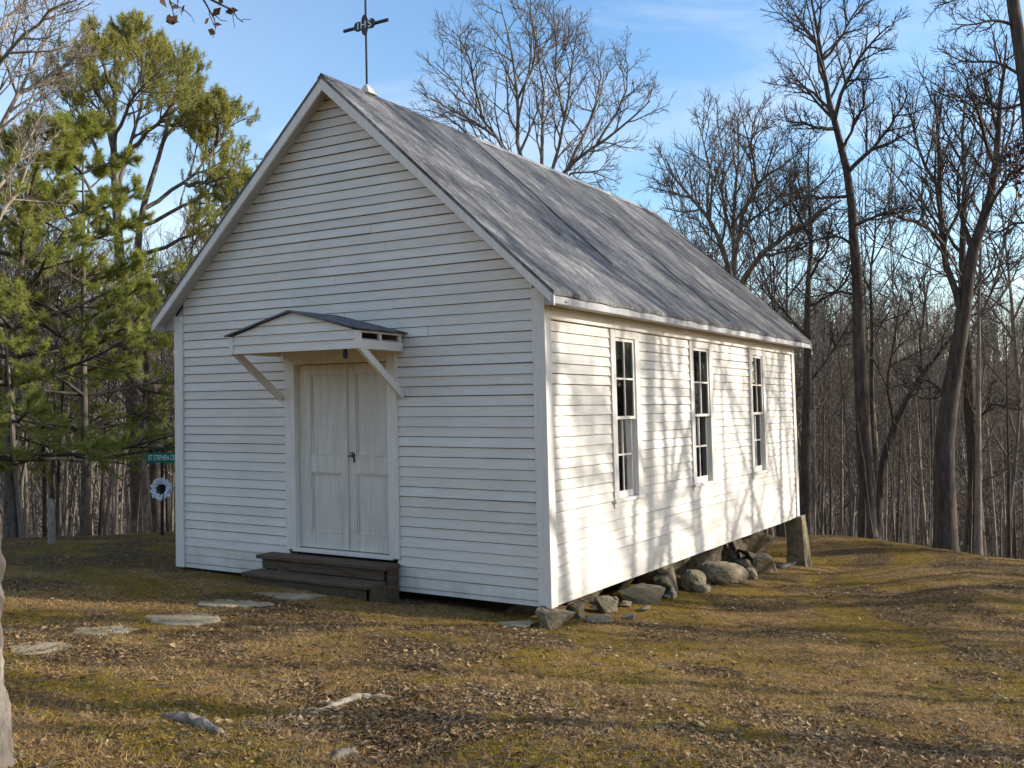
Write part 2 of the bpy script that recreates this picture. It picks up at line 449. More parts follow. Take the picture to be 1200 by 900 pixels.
def ground_material():
    m, n, b = mat('forest_ground', (0.1, 0.08, 0.05), 0.95, 0.1)
    am = node(n, 'ShaderNodeAttribute', attribute_name='moss'); al = node(n, 'ShaderNodeAttribute', attribute_name='litter_shade')
    v = coords(n, (1, 1, 1))
    f1 = noise(n, v, 30, 6, 0.7); f2 = noise(n, v, 7, 5, 0.6); f3 = noise(n, v, 0.8, 5, 0.6); f4 = noise(n, v, 90, 3, 0.7)
    dry = ramp(n, f1, [(0.3, (0.109, 0.062, 0.023)), (0.5, (0.294, 0.174, 0.061)), (0.68, (0.525, 0.342, 0.133))])
    moss = ramp(n, f1, [(0.3, (0.077, 0.059, 0.009)), (0.5, (0.211, 0.149, 0.017)), (0.7, (0.346, 0.226, 0.028))])
    moss = mix(n, ramp(n, f2, [(0.4, (0, 0, 0)), (0.7, (0.8, 0.8, 0.8))]), moss, (0.346, 0.182, 0.048))
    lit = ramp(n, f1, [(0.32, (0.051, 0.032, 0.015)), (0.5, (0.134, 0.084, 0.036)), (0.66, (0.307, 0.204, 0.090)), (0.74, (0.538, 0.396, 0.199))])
    c = mix(n, am.outputs['Fac'], dry, moss)
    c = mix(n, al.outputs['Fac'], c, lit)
    f5 = noise(n, v, 16, 6, 0.75)
    c = mix(n, ramp(n, f5, [(0.34, (0.85, 0.85, 0.85)), (0.50, (0, 0, 0))]), c, (0.058, 0.036, 0.017))
    c = mix(n, ramp(n, f4, [(0.62, (0, 0, 0)), (0.7, (0.6, 0.6, 0.6))]), c, (0.512, 0.384, 0.190))
    n.links.new(c, b.inputs['Base Color'])
    ad = node(n, 'ShaderNodeMath', operation='ADD'); n.links.new(f1, ad.inputs[0]); n.links.new(f4, ad.inputs[1])
    bump(n, b, ad.outputs[0], 0.9, 0.035)
    return m
GROUND = ground_material()
ground = link_mesh('ground', gme, GROUND)
tag(ground, kind='structure')

# ------------------------------------------------------------------ THE CHAPEL (slightly racked, as the old frame is)
KX, KY = -0.0253, 0.0121
BW, BL, OV, OF, OB, ZR, ZE, RB = 5.483, 9.167, 0.254, 0.228, 0.45, 5.954, 3.227, 0.11
Z0 = 0.058
SL = (ZR - ZE) / (BW / 2 + OV)
def rack(v):
    return (v[0] + KX * v[2], v[1] + KY * v[2], v[2])
chapel = empty('chapel', (0, 0, 0), 'small white clapboard chapel with a steep weathered grey roof and double doors', 'chapel')
# window and door openings
WIN = [(1.521, 2.311), (4.019, 4.878), (6.603, 7.417)]
WZ = (0.955, 2.965)
DX, DZ = (-3.415, -2.015), (0.43, 2.62)
def wall_transform(kind):
    # s along the wall, o outwards, z up
    if kind == 'front': return lambda s, o, z: (s, -o, z)
    if kind == 'right': return lambda s, o, z: (o, s, z)
    if kind == 'left': return lambda s, o, z: (-BW - o, s, z)
    return lambda s, o, z: (s, BL + o, z)
def roof_under(x):                           # underside height of the roof over the gable wall at x
    return ZR - 0.10 - SL * abs(x + BW / 2)
def clapboards(kind, s0, s1, holes, gable, rng):
    T = wall_transform(kind); mb = MB(rack)
    slot, lip = (0.008, 0.017) if gable else (0.007, 0.017)
    nrow = 60 if gable else 29
    for i in range(nrow):
        z0 = i * RB; z1 = z0 + RB
        if i == 0: z0 = Z0 - 0.005
        a, b = s0, s1
        if gable:
            half = (ZR - 0.08 - (z0 + 0.03)) / SL
            a = max(a, -BW / 2 - half); b = min(b, -BW / 2 + half)
            if b - a < 0.08: break
        spans = [(a, b)]
        for (h0, h1, hz0, hz1) in holes:
            zm = (max(z0, 0) + z1) / 2
            if hz0 < zm < hz1:
                ns = []
                for (p, q) in spans:
                    if h1 <= p or h0 >= q: ns.append((p, q)); continue
                    if h0 > p: ns.append((p, h0))
                    if h1 < q: ns.append((h1, q))
                spans = ns
        for (p, q) in spans:
            cuts = [p]
            while q - cuts[-1] > 3.7:
                cuts.append(cuts[-1] + rng.uniform(1.6, 4.2))
            cuts.append(q)
            for u, v in zip(cuts[:-1], cuts[1:]):
                u_, v_ = u + 0.0022, v - 0.0022
                o0 = lip + rng.uniform(-0.003, 0.004); o1 = o0 + rng.uniform(-0.003, 0.003)
                d0 = rng.uniform(-0.003, 0.003); d1 = d0 + rng.uniform(-0.003, 0.003)
                k = max(2, int((v - u) / 0.7) + 1)
                vs = []
                for j in range(k + 1):
                    t = j / k; s = u_ + (v_ - u_) * t
                    o = o0 + (o1 - o0) * t + rng.uniform(-0.0012, 0.0012); dz = d0 + (d1 - d0) * t + rng.uniform(-0.001, 0.001)
                    vs += [T(s, o, z0 + dz), T(s, 0.003, z1 - slot), T(s, -0.034, z1 - slot + 0.003), T(s, -0.034, z0 + 0.012 + dz), T(s, o - 0.003, z0 + 0.001 + dz)]
                fs = []
                for j in range(k):
                    for e in range(5):
                        e2 = (e + 1) % 5
                        fs.append((j * 5 + e, j * 5 + e2, (j + 1) * 5 + e2, (j + 1) * 5 + e))
                fs += [(0, 1, 2, 3, 4), tuple(k * 5 + e for e in (4, 3, 2, 1, 0))]
                mb.add(vs, fs)
    # backing behind the boards, cut round the openings
    def cuts_of(lo, hi, vals): return sorted(set([lo, hi] + [v for v in vals if lo < v < hi]))
    ss = cuts_of(s0 - 0.1, s1 + 0.1, [h for H in holes for h in H[:2]])
    ztop = 3.12
    zz = cuts_of(Z0 + 0.004, ztop, [h for H in holes for h in H[2:]])
    for p, q in zip(ss[:-1], ss[1:]):
        for c, d in zip(zz[:-1], zz[1:]):
            if any(H[0] <= (p + q) / 2 <= H[1] and H[2] <= (c + d) / 2 <= H[3] for H in holes): continue
            for o in (-0.038, -0.11):
                mb.add([T(p, o, c), T(q, o, c), T(q, o, d), T(p, o, d)], [(0, 1, 2, 3)])
    if gable:
        ap = ZR - 0.09
        hw = (ap - ztop) / SL
        mb.add([T(-BW / 2 - hw, -0.038, ztop), T(-BW / 2 + hw, -0.038, ztop), T(-BW / 2, -0.038, ap)], [(0, 1, 2)])
    return mb
CB = 0.115
rngw = random.Random(9)
wholes = [(a + 0.03, b - 0.03, WZ[0] + 0.03, WZ[1] - 0.03) for a, b in WIN]
clapboards('front', -BW + CB, -CB, [(DX[0] - 0.12, DX[1] + 0.10, 0.0, DZ[1] + 0.03)], True, rngw).build('front_wall', SIDING, chapel)
clapboards('right', CB, BL - CB, wholes, False, rngw).build('side_wall', SIDING, chapel)
clapboards('left', CB, BL - CB, [], False, rngw).build('side_wall', SIDING, chapel)
clapboards('back', -BW + CB, -CB, [], True, rngw).build('rear_wall', SIDING, chapel)
# corner boards: an L of two boards at each corner
for (cx, sx) in ((0, 1), (-BW, -1)):
    for (cy, sy) in ((0, -1), (BL, 1)):
        mb = MB(rack)
        zt = 3.29
        x0, x1 = sorted((cx - sx * CB, cx + sx * 0.036))
        y0, y1 = sorted((cy - sy * 0.004, cy + sy * 0.037))
        mb.box(x0, x1, y0, y1, Z0 - 0.012, zt)
        x0, x1 = sorted((cx + sx * 0.0, cx + sx * 0.034))
        y0, y1 = sorted((cy - sy * 0.0045, cy - sy * (CB - 0.01)))
        mb.box(x0, x1, y0, y1, Z0 - 0.010, 3.105)
        mb.build('corner_board', TRIM, chapel, 0.003)
# sill, floor and a room coloured near-black inside
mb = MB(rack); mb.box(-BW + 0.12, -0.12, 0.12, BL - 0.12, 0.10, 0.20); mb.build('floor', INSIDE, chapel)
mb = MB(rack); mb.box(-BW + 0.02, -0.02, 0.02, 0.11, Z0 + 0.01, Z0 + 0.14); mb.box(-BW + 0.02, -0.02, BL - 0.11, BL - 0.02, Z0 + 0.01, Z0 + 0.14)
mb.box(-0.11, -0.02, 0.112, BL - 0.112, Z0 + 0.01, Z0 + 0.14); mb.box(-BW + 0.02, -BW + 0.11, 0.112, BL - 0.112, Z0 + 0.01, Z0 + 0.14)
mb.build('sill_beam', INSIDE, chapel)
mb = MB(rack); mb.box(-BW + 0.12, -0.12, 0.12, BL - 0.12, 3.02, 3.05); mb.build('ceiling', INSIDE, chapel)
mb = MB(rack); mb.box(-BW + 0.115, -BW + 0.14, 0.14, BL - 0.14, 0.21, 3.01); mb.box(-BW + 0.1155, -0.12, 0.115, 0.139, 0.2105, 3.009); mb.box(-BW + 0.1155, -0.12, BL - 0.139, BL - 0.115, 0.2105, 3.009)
mb.build('dark_liner', INSIDE, chapel)  # near-black sheets added so the room looks unlit through the windows
# roof: two slabs with wavy lapped strips
def roof_slab():
    mb = MB(rack)
    rng = random.Random(3)
    ny, nx = 120, 26
    ys = np.linspace(-OF, BL + OB, ny)
    # the rear verge is cut a little askew, further out at the eaves
    for side in (1, -1):
        V = []
        for layer in (0, 1):
            for i, yy in enumerate(ys):
                for j in range(nx + 1):
                    t = j / nx
                    d = t * (BW / 2 + OV)
                    x = -BW / 2 + side * d
                    z = ZR - SL * d
                    y = yy
                    wav = 0.006 * math.sin(yy * 9.2) + 0.011 * (vnoise(yy * 2.1, d * 1.3, 3 + side) - 0.5) + 0.006 * (vnoise(yy * 7, d * 2, 8) - 0.5)
                    wav -= 0.020 * math.exp(-((d - 1.9) / 0.9) ** 2) * math.sin(math.pi * min(max((yy + .2) / 10, 0), 1))
                    if layer == 0: z += float(wav)
                    else: z += float(wav) - 0.045
                    V.append((x, y, z))
        F = []
        n1 = ny * (nx + 1)
        for i in range(ny - 1):
            for j in range(nx):
                a = i * (nx + 1) + j
                F.append((a, a + 1, a + nx + 2, a + nx + 1)); F.append((n1 + a, n1 + a + nx + 1, n1 + a + nx + 2, n1 + a + 1))
        for i in range(ny - 1):
            a = i * (nx + 1) + nx
            F.append((a, a + nx + 1, n1 + a + nx + 1, n1 + a))
        for j in range(nx):
            F.append((j, j + 1, n1 + j + 1, n1 + j))
            a = (ny - 1) * (nx + 1) + j
            F.append((a, a + 1, n1 + a + 1, n1 + a))
        mb.add(V, F)
    return mb
roof = roof_slab().build('roof', ROOF, chapel)
# lapped strip edges down the slope
for yy, t0, t1, w in ((2.75, 0.05, 0.75, 0.012), (5.3, 0.3, 0.97, 0.008), (0.9, 0.1, 0.6, 0.008)):
    for side in (1,):
        mb = MB(rack)
        a = t0 * (BW / 2 + OV); b = t1 * (BW / 2 + OV); k = 14
        P = []
        for j in range(k + 1):
            d = a + (b - a) * j / k
            w_ = -0.020 * math.exp(-((d - 1.9) / 0.9) ** 2) * math.sin(math.pi * min(max((yy + .2) / 10, 0), 1))
            P.append((-BW / 2 + side * d, yy + 0.015 * math.sin(j * 1.3), ZR - SL * d + 0.006 + w_))
        mb.tube(P, w, 4)
        mb.build('lap_seam', CANOPYROOF, roof)
# ridge cap, paler on the rear half
mb = MB(rack)
for (y0, y1, w, dz, cm) in ((-OF, 2.9, 0.06, 0.012, CANOPYROOF), (2.92, BL + OB - 0.01, 0.075, 0.020, PALECAP)):
    mb = MB(rack)
    for s in (1, -1):
        c = -BW / 2
        mb.add([(c, y0, ZR + dz), (c + s * w, y0, ZR + dz - SL * w), (c + s * w, y1, ZR + dz - SL * w), (c, y1, ZR + dz),
                (c, y0, ZR + dz - .010), (c + s * w, y0, ZR + dz - .010 - SL * w), (c + s * w, y1, ZR + dz - .010 - SL * w), (c, y1, ZR + dz - .010)],
               [(0, 1, 2, 3), (4, 7, 6, 5), (0, 4, 5, 1), (1, 5, 6, 2), (2, 6, 7, 3)])
    mb.build('ridge_cap', cm, roof)
# rake boards on both gables, soffits behind them, eaves fascias and friezes
def rake(y0, y1, side, top, depth, inner=0.0):
    # board following the slope, under the roof sheet
    d1 = BW / 2 + OV - 0.002
    n = (SL / math.hypot(1, SL), 1 / math.hypot(1, SL))
    def P(d, dn): return (-BW / 2 + side * d, ZR - SL * d - dn)
    poly = []
    vs = []
    dn0, dn1 = top, top + depth * math.hypot(1, SL)
    pts = [P(0, dn0), P(d1, dn0), P(d1, dn0 + depth * 0.98), P(max(0.0, 0.0), dn1)]
    # foot of the board is cut plumb
    return [(x, y0, z) for x, z in pts], (0, y1 - y0, 0)
for ya, yb in ((-OF + 0.004, -OF + 0.030), (BL + OB - 0.030, BL + OB - 0.004)):
    for side in (1, -1):
        mb = MB(rack); mb.prism(*rake(ya, yb, side, 0.047, 0.105)); mb.build('rake_board', TRIM, chapel, 0.002)
for ya, yb in ((-OF + 0.032, -0.0), (BL + 0.0, BL + OB - 0.032)):
    for side in (1, -1):
        mb = MB(rack)
        d1 = BW / 2 + OV - 0.03
        pts = [(-BW / 2, ZR - 0.075), (-BW / 2 + side * d1, ZR - 0.075 - SL * d1), (-BW / 2 + side * d1, ZR - 0.095 - SL * d1), (-BW / 2, ZR - 0.095)]
        mb.prism([(x, ya, z) for x, z in pts], (0, yb - ya, 0)); mb.build('soffit', DULLPAINT, chapel)
for side, cx in ((1, 0.0), (-1, -BW)):
    ex = cx + side * OV
    mb = MB(rack)
    x0, x1 = sorted((ex - side * 0.012, ex - side * 0.034))
    mb.box(x0, x1, -OF + 0.001, BL + OB - 0.001, ZE - 0.126, ZE - 0.046); mb.build('fascia', DULLPAINT, chapel, 0.003)  # fascia takes a duller, greyer tone than the trim
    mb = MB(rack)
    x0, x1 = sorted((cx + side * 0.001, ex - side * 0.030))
    mb.box(x0, x1, 0.0, BL, ZE - 0.118, ZE - 0.100); mb.build('soffit', DULLPAINT, chapel)
    for ya, yb in ((-0.034, -0.006), (BL + 0.006, BL + 0.034)):
        mb = MB(rack)
        xa, xb = cx + side * 0.0375, ex - side * 0.036
        def ru(x): return ZR - 0.097 - SL * abs(x + BW / 2)
        mb.prism([(xa, ya, ZE - 0.1195), (xb, ya, ZE - 0.1195), (xb, ya, ru(xb)), (xa, ya, ru(xa))], (0, yb - ya, 0)); mb.build('eave_return', DULLPAINT, chapel)
    mb = MB(rack)
    x0, x1 = sorted((cx - side * 0.002, cx + side * 0.036))
    mb.box(x0, x1, 0.036, BL - 0.036, 2.975, ZE - 0.12); mb.build('frieze_board', TRIM, chapel, 0.003)
# windows on both long sides: casing, sill, two sashes, panes
def window(kind, a, b):
    T = wall_transform(kind)
    def bx(mb, s0, s1, o0, o1, z0, z1):
        vs = [T(s0, o0, z0), T(s1, o0, z0), T(s1, o1, z0), T(s0, o1, z0), T(s0, o0, z1), T(s1, o0, z1), T(s1, o1, z1), T(s0, o1, z1)]
        mb.add(vs, [(0, 3, 2, 1), (4, 5, 6, 7), (0, 1, 5, 4), (1, 2, 6, 5), (2, 3, 7, 6), (3, 0, 4, 7)])
    z0, z1 = WZ
    cw = 0.118
    mb = MB(rack)
    bx(mb, a, a + cw, -0.012, 0.032, z0 + 0.05, z1 - 0.002); bx(mb, b - cw, b, -0.012, 0.032, z0 + 0.05, z1 - 0.002)
    bx(mb, a + cw + .001, b - cw - .001, -0.012, 0.0315, z1 - 0.09, z1 - 0.003)
    # jamb lining
    ia, ib = a + cw, b - cw
    bx(mb, ia - 0.02, ia + 0.002, -0.115, -0.013, z0 + 0.06, z1 - 0.08); bx(mb, ib - 0.002, ib + 0.02, -0.115, -0.013, z0 + 0.06, z1 - 0.08)
    bx(mb, ia - 0.018, ib + 0.018, -0.114, -0.014, z1 - 0.092, z1 - 0.07)
    w = mb.build('window', TRIM, chapel, 0.002)
    mb = MB(rack); bx(mb, a - 0.012, b + 0.012, -0.11, 0.052, z0 + 0.012, z0 + 0.0485); bx(mb, a + 0.002, b - 0.002, -0.01, 0.026, z0 - 0.05, z0 + 0.011)
    mb.build('sill', TRIM, w, 0.003)
    zb, zt = z0 + 0.05, z1 - 0.094
    zm = (zb + zt) / 2
    for (lo, hi, o) in ((zb, zm + 0.02, -0.030), (zm - 0.02, zt, 0.014)):
        mb = MB(rack); st = 0.042
        rail_b = 0.075 if lo == zb else 0.036
        bx(mb, ia + 0.003, ia + st, o - 0.03, o, lo, hi); bx(mb, ib - st, ib - 0.003, o - 0.03, o, lo, hi)
        bx(mb, ia + st, ib - st, o - 0.0295, o - 0.0005, lo + 0.001, lo + rail_b); bx(mb, ia + st, ib - st, o - 0.0295, o - 0.0005, hi - 0.036, hi - 0.001)
        mid = (ia + ib) / 2
        bx(mb, mid - 0.011, mid + 0.011, o - 0.024, o - 0.003, lo + rail_b, hi - 0.036)
        zc = (lo + rail_b + hi - 0.036) / 2
        bx(mb, ia + st, mid - 0.0115, o - 0.0235, o - 0.0035, zc - 0.011, zc + 0.011); bx(mb, mid + 0.0115, ib - st, o - 0.0235, o - 0.0035, zc - 0.011, zc + 0.011)
        mb.build('sash', TRIM, w, 0.0015)
        mb = MB(rack)
        for p, q in ((ia + st - .004, mid - 0.008), (mid + 0.008, ib - st + .004)):
            for c, d in ((lo + rail_b - .004, zc - 0.008), (zc + 0.008, hi - 0.032)):
                tl = rngw.uniform(-0.002, 0.002)
                mb.add([T(p, o - 0.014 + tl, c), T(q, o - 0.014, c), T(q, o - 0.014 - tl, d), T(p, o - 0.014, d)], [(0, 1, 2, 3)])
        mb.build('pane', GLASS, w)
for a, b in WIN: window('right', a, b)
# double doors
mb = MB(rack)
mb.box(DX[0] - 0.155, DX[0], -0.036, 0.02, 0.405, DZ[1] + 0.10); mb.box(DX[1], DX[1] + 0.14, -0.036, 0.02, 0.40, DZ[1] + 0.10)
mb.box(DX[0] + 0.001, DX[1] - 0.001, -0.035, 0.02, DZ[1] - 0.02, DZ[1] + 0.098)
mb.box(DX[0] - 0.02, DX[0] + 0.002, 0.0205, 0.10, 0.42, DZ[1]); mb.box(DX[1] - 0.002, DX[1] + 0.02, 0.0205, 0.10, 0.42, DZ[1])
mb.build('door_frame', TRIM, chapel, 0.003)
mb = MB(rack); mb.box(DX[0] - 0.05, DX[1] + 0.05, -0.045, 0.06, 0.385, 0.425); mb.build('threshold', TRIM, chapel, 0.003)
mid = -2.655
for (x0, x1, hand) in ((DX[0] + 0.005, mid - 0.002, 0), (mid + 0.002, DX[1] - 0.005, 1)):
    mb = MB(rack)
    zb, zt = 0.435, DZ[1] - 0.025
    yf = 0.040 if hand == 0 else 0.042
    yb = yf + 0.045
    stl = 0.115
    p0, p1 = x0 + stl + (0.07 if hand == 0 else 0), x1 - stl + (0.02 if hand == 0 else 0.07)
    zs = [(zb, 0.62), (1.32, 1.525), (2.47, zt)]
    mb.box(x0, p0, yf, yb, zb, zt); mb.box(p1, x1, yf, yb, zb, zt)
    for (c, d) in zs: mb.box(p0 + .0005, p1 - .0005, yf + .0005, yb, c, d)
    for (c, d) in ((0.62, 1.32), (1.525, 2.47)):
        mb.box(p0 + .001, p1 - .001, yf + 0.022, yb - 0.002, c + .001, d - .001)
        # bevelled mould round the panel
        m_ = 0.022
        for (a0, a1, c0, c1) in ((p0 + .001, p0 + m_, c + .001, d - .001), (p1 - m_, p1 - .001, c + .001, d - .001), (p0 + m_ + .001, p1 - m_ - .001, c + .001, c + m_), (p0 + m_ + .001, p1 - m_ - .001, d - m_, d - .001)):
            mb.box(a0, a1, yf + 0.010, yf + 0.0215, c0, c1)
    dleaf = mb.build('door', DOOR, chapel, 0.003)
    if hand == 0:
        mb = MB(rack); mb.box(mid - 0.030, mid + 0.008, 0.026, 0.039, 0.44, DZ[1] - 0.025); mb.build('astragal', DOOR, dleaf, 0.002)
    else:
        mb = MB(rack)
        kx, kz = -2.588, 1.54
        prof = [(0.0, 0.030), (0.006, 0.030), (0.008, 0.012), (0.030, 0.010), (0.036, 0.022), (0.046, 0.028), (0.058, 0.024), (0.064, 0.008)]
        pts = [(kx, yf - a, kz) for a, _ in prof]
        mb.tube(pts, [b for _, b in prof], 16); mb.build('knob', KNOB, dleaf, smooth=True)
        mb = MB(rack); mb.box(kx + 0.018, kx + 0.036, yf - 0.012, yf - 0.001, kz - 0.09, kz + 0.012); mb.build('latch', BLACK, dleaf, 0.001)
# canopy over the door
CX0, CX1, CY = -3.665, -1.765, -0.80
def canopy():
    ax, az, ez = -2.715, 3.135, 2.90
    mb = MB(rack)
    # roof: two thin leaves
    for xe in (CX0 - 0.045, CX1 + 0.045):
        sgn = 1 if xe > ax else -1
        k = 10
        for j in range(k):
            ya, yb = CY - 0.045 + (0.84) * j / k, CY - 0.045 + 0.84 * (j + 1) / k
            w1, w2 = 0.006 * math.sin(j * 1.7), 0.006 * math.sin((j + 1) * 1.7)
            zz = ez + 0.002
            mb.add([(ax, ya, az + .018), (xe, ya, zz + .012 + w1), (xe, yb, zz + .012 + w2), (ax, yb, az + .018),
                    (ax, ya, az), (xe, ya, zz - .004 + w1), (xe, yb, zz - .004 + w2), (ax, yb, az)],
                   [(0, 1, 2, 3), (4, 7, 6, 5), (0, 4, 5, 1), (1, 5, 6, 2), (2, 6, 7, 3)])
    root = mb.build('door_canopy', CANOPYROOF, chapel)
    # boarded front gable with corner blocks
    mb = MB(rack)
    zb = 2.70
    rows = 4
    def top(x): return az - 0.004 - (az - ez) * abs(x - ax) / (CX1 - ax)
    hgt = [zb, 2.80, 2.90, 3.0, 3.13]
    for i in range(rows):
        c, d = hgt[i], hgt[i + 1]
        a, b = CX0 + 0.062, CX1 - 0.062
        if i >= 2:
            f = (az - 0.004 - c) / (az - ez)
            a2, b2 = max(a, ax - f * (ax - CX0)), min(b, ax + f * (CX1 - ax))
            f = max((az - 0.004 - d) / (az - ez), 0.01)
            a3, b3 = max(a, ax - f * (ax - CX0)), min(b, ax + f * (CX1 - ax))
        else: a2, b2, a3, b3 = a, b, a, b
        y0 = CY + 0.003
        mb.add([(a2, y0 - 0.010, c), (b2, y0 - 0.010, c), (b3, y0 + 0.006, d - 0.004), (a3, y0 + 0.006, d - 0.004),
                (a2, y0 + 0.022, c + 0.004), (b2, y0 + 0.022, c + 0.004), (b3, y0 + 0.022, d + 0.004), (a3, y0 + 0.022, d + 0.004)],
               [(0, 1, 2, 3), (4, 7, 6, 5), (0, 4, 5, 1), (1, 5, 6, 2), (2, 6, 7, 3), (3, 7, 4, 0)])
    mb.build('gable_board', SIDING, root)
    for x0, x1 in ((CX0, CX0 + 0.06), (CX1 - 0.06, CX1)):
        mb = MB(rack); mb.box(x0, x1, CY - 0.012, CY + 0.06, 2.698, 2.893)
        mb.build('corner_block', TRIM, root, 0.003)
    # side beams, open side rails and short posts
    for x0, x1 in ((CX0 + 0.004, CX0 + 0.05), (CX1 - 0.05, CX1 - 0.004)):
        mb = MB(rack); mb.box(x0, x1, CY + 0.061, -0.037, 2.700, 2.795)
        mb.build('side_beam', TRIM, root, 0.003)
        mb = MB(rack); mb.box(x0 + 0.004, x1 - 0.004, CY + 0.061, -0.037, 2.872, 2.895)
        for yy in (-0.42, -0.075):
            mb.box(x0 + 0.005, x1 - 0.005, yy - 0.02, yy + 0.02, 2.796, 2.871)
        mb.build('rafter_rail', TRIM, root, 0.002)
    mb = MB(rack); mb.box(CX0 + 0.052, CX1 - 0.052, CY + 0.03, -0.038, 2.80, 2.815); mb.build('canopy_ceiling', DULLPAINT, root)
    mb = MB(rack); mb.box(CX0 + 0.10, CX1 - 0.10, -0.036 - 0.03, -0.0365, 2.70, 2.799); mb.build('ledger', TRIM, root, 0.002)
    # slanted braces
    for xc in (CX0 + 0.028, CX1 - 0.028):
        mb = MB(rack)
        a = np.array([xc - 0.023, CY + 0.03, 2.699]); b = np.array([xc - 0.023, -0.037, 2.20])
        mb.prism([(a[0], CY + 0.02, 2.6985), (a[0], CY + 0.155, 2.6985), (a[0], -0.040, 2.265), (a[0], -0.040, 2.165)], (0.046, 0, 0))
        mb.build('brace', TRIM, root, 0.003)
    mb = MB(rack)
    mb.tube([(-1.99, CY + 0.05, 2.70), (-1.99, CY + 0.05, 2.665)], 0.022, 8); mb.tube([(-1.99, CY + 0.05, 2.664), (-1.99, CY + 0.05, 2.60)], [0.030, 0.022], 10)
    mb.build('hook', BLACK, root)
canopy()

# ------------------------------------------------------------------ cross on the ridge
cr = empty('ridge_cross', rack((-2.7415, 0.60, ZR)), 'thin black iron cross with a dark plate lettered IHS standing on the roof ridge', 'cross')
cz = 6.795
y_ = 0.60; x_ = -2.7415
mb = MB(rack); mb.tube([(x_, y_, ZR + 0.02), (x_, y_, cz + 0.62)], 0.013, 8); mb.build('pole', BLACK, cr)
mb = MB(rack); mb.box(x_ - 0.355, x_ + 0.355, y_ - 0.016, y_ + 0.012, cz - 0.018, cz + 0.018); mb.build('crossbar', BLACK, cr, 0.004)
mb = MB(rack)
def disc(cx, cy_, rx, rz, y0, y1, n=28):
    P = [(cx + rx * math.cos(2 * math.pi * i / n), y0, cy_ + rz * math.sin(2 * math.pi * i / n)) for i in range(n)]
    mb.prism(P, (0, y1 - y0, 0))
disc(x_ - 0.105, cz, 0.062, 0.062, y_ - 0.030, y_ - 0.0165); disc(x_ + 0.105, cz, 0.062, 0.062, y_ - 0.0302, y_ - 0.0167)
disc(x_, cz + 0.0, 0.055, 0.13, y_ - 0.0304, y_ - 0.0169)
mb.box(x_ - 0.105, x_ + 0.105, y_ - 0.0298, y_ - 0.0171, cz - 0.055, cz + 0.055)
plate = mb.build('emblem_plate', PLATE, cr)
def text_mesh(body, size, name, m, parent, matrix, extrude=0.002, spacing=1.0):
    cu = bpy.data.curves.new(name, 'FONT'); cu.body = body; cu.size = size; cu.extrude = extrude
    cu.align_x = 'CENTER'; cu.align_y = 'CENTER'; cu.space_character = spacing
    tmp = bpy.data.objects.new(name, cu); COL.objects.link(tmp)
    dg = bpy.context.evaluated_depsgraph_get()
    me = bpy.data.meshes.new_from_object(tmp.evaluated_get(dg))
    bpy.data.objects.remove(tmp); bpy.data.curves.remove(cu)
    me.transform(matrix)
    me.materials.clear()
    return link_mesh(name, me, m, parent)
po = np.array(parent_origin(cr))
lp = np.array(rack((x_, y_ - 0.0335, cz))) - po
text_mesh('IHS', 0.135, 'lettering', LETTER, plate, Matrix.Translation(Vector(lp)) @ Matrix.Rotation(R(90), 4, 'X'), 0.002, 1.25)
mb = MB(rack)
P = [(x_ - 0.09, y_ - 0.07, ZR - 0.02), (x_ + 0.09, y_ - 0.07, ZR - 0.02), (x_ + 0.09, y_ + 0.11, ZR - 0.02), (x_ - 0.09, y_ + 0.11, ZR - 0.02),
     (x_ - 0.02, y_ - 0.03, ZR + 0.10), (x_ + 0.02, y_ - 0.03, ZR + 0.10), (x_ + 0.02, y_ + 0.03, ZR + 0.10), (x_ - 0.02, y_ + 0.03, ZR + 0.10)]
mb.add(P, [(0, 3, 2, 1), (4, 5, 6, 7), (0, 1, 5, 4), (1, 2, 6, 5), (2, 3, 7, 6), (3, 0, 4, 7)])
mb.build('base_saddle', CEMENT, cr, 0.006)

# ------------------------------------------------------------------ wooden steps
st = empty('wooden_steps', (-2.80, -0.30, gz(-2.8, -0.3)), 'dark weathered two tread wooden steps in front of the white doors', 'steps')
def step_part(name, *bs):
    mb = MB()
    for b in bs: mb.box(*b)
    mb.build(name, STEPWOOD, st, 0.006)
step_part('tread', (-3.80, -1.86, -0.315, -0.040, 0.315, 0.358))
step_part('riser', (-3.74, -1.92, -0.272, -0.240, 0.20, 0.314))
step_part('tread', (-3.74, -1.88, -0.60, -0.276, 0.155, 0.198))
step_part('riser', (-3.68, -1.94, -0.555, -0.525, -0.06, 0.154))
step_part('side_panel', (-1.915, -1.875, -0.52, -0.045, -0.08, 0.154), (-1.9149, -1.8751, -0.235, -0.046, 0.1545, 0.3145))
step_part('side_panel', (-3.735, -3.695, -0.52, -0.045, -0.08, 0.154), (-3.7349, -3.6951, -0.235, -0.046, 0.1545, 0.3145))

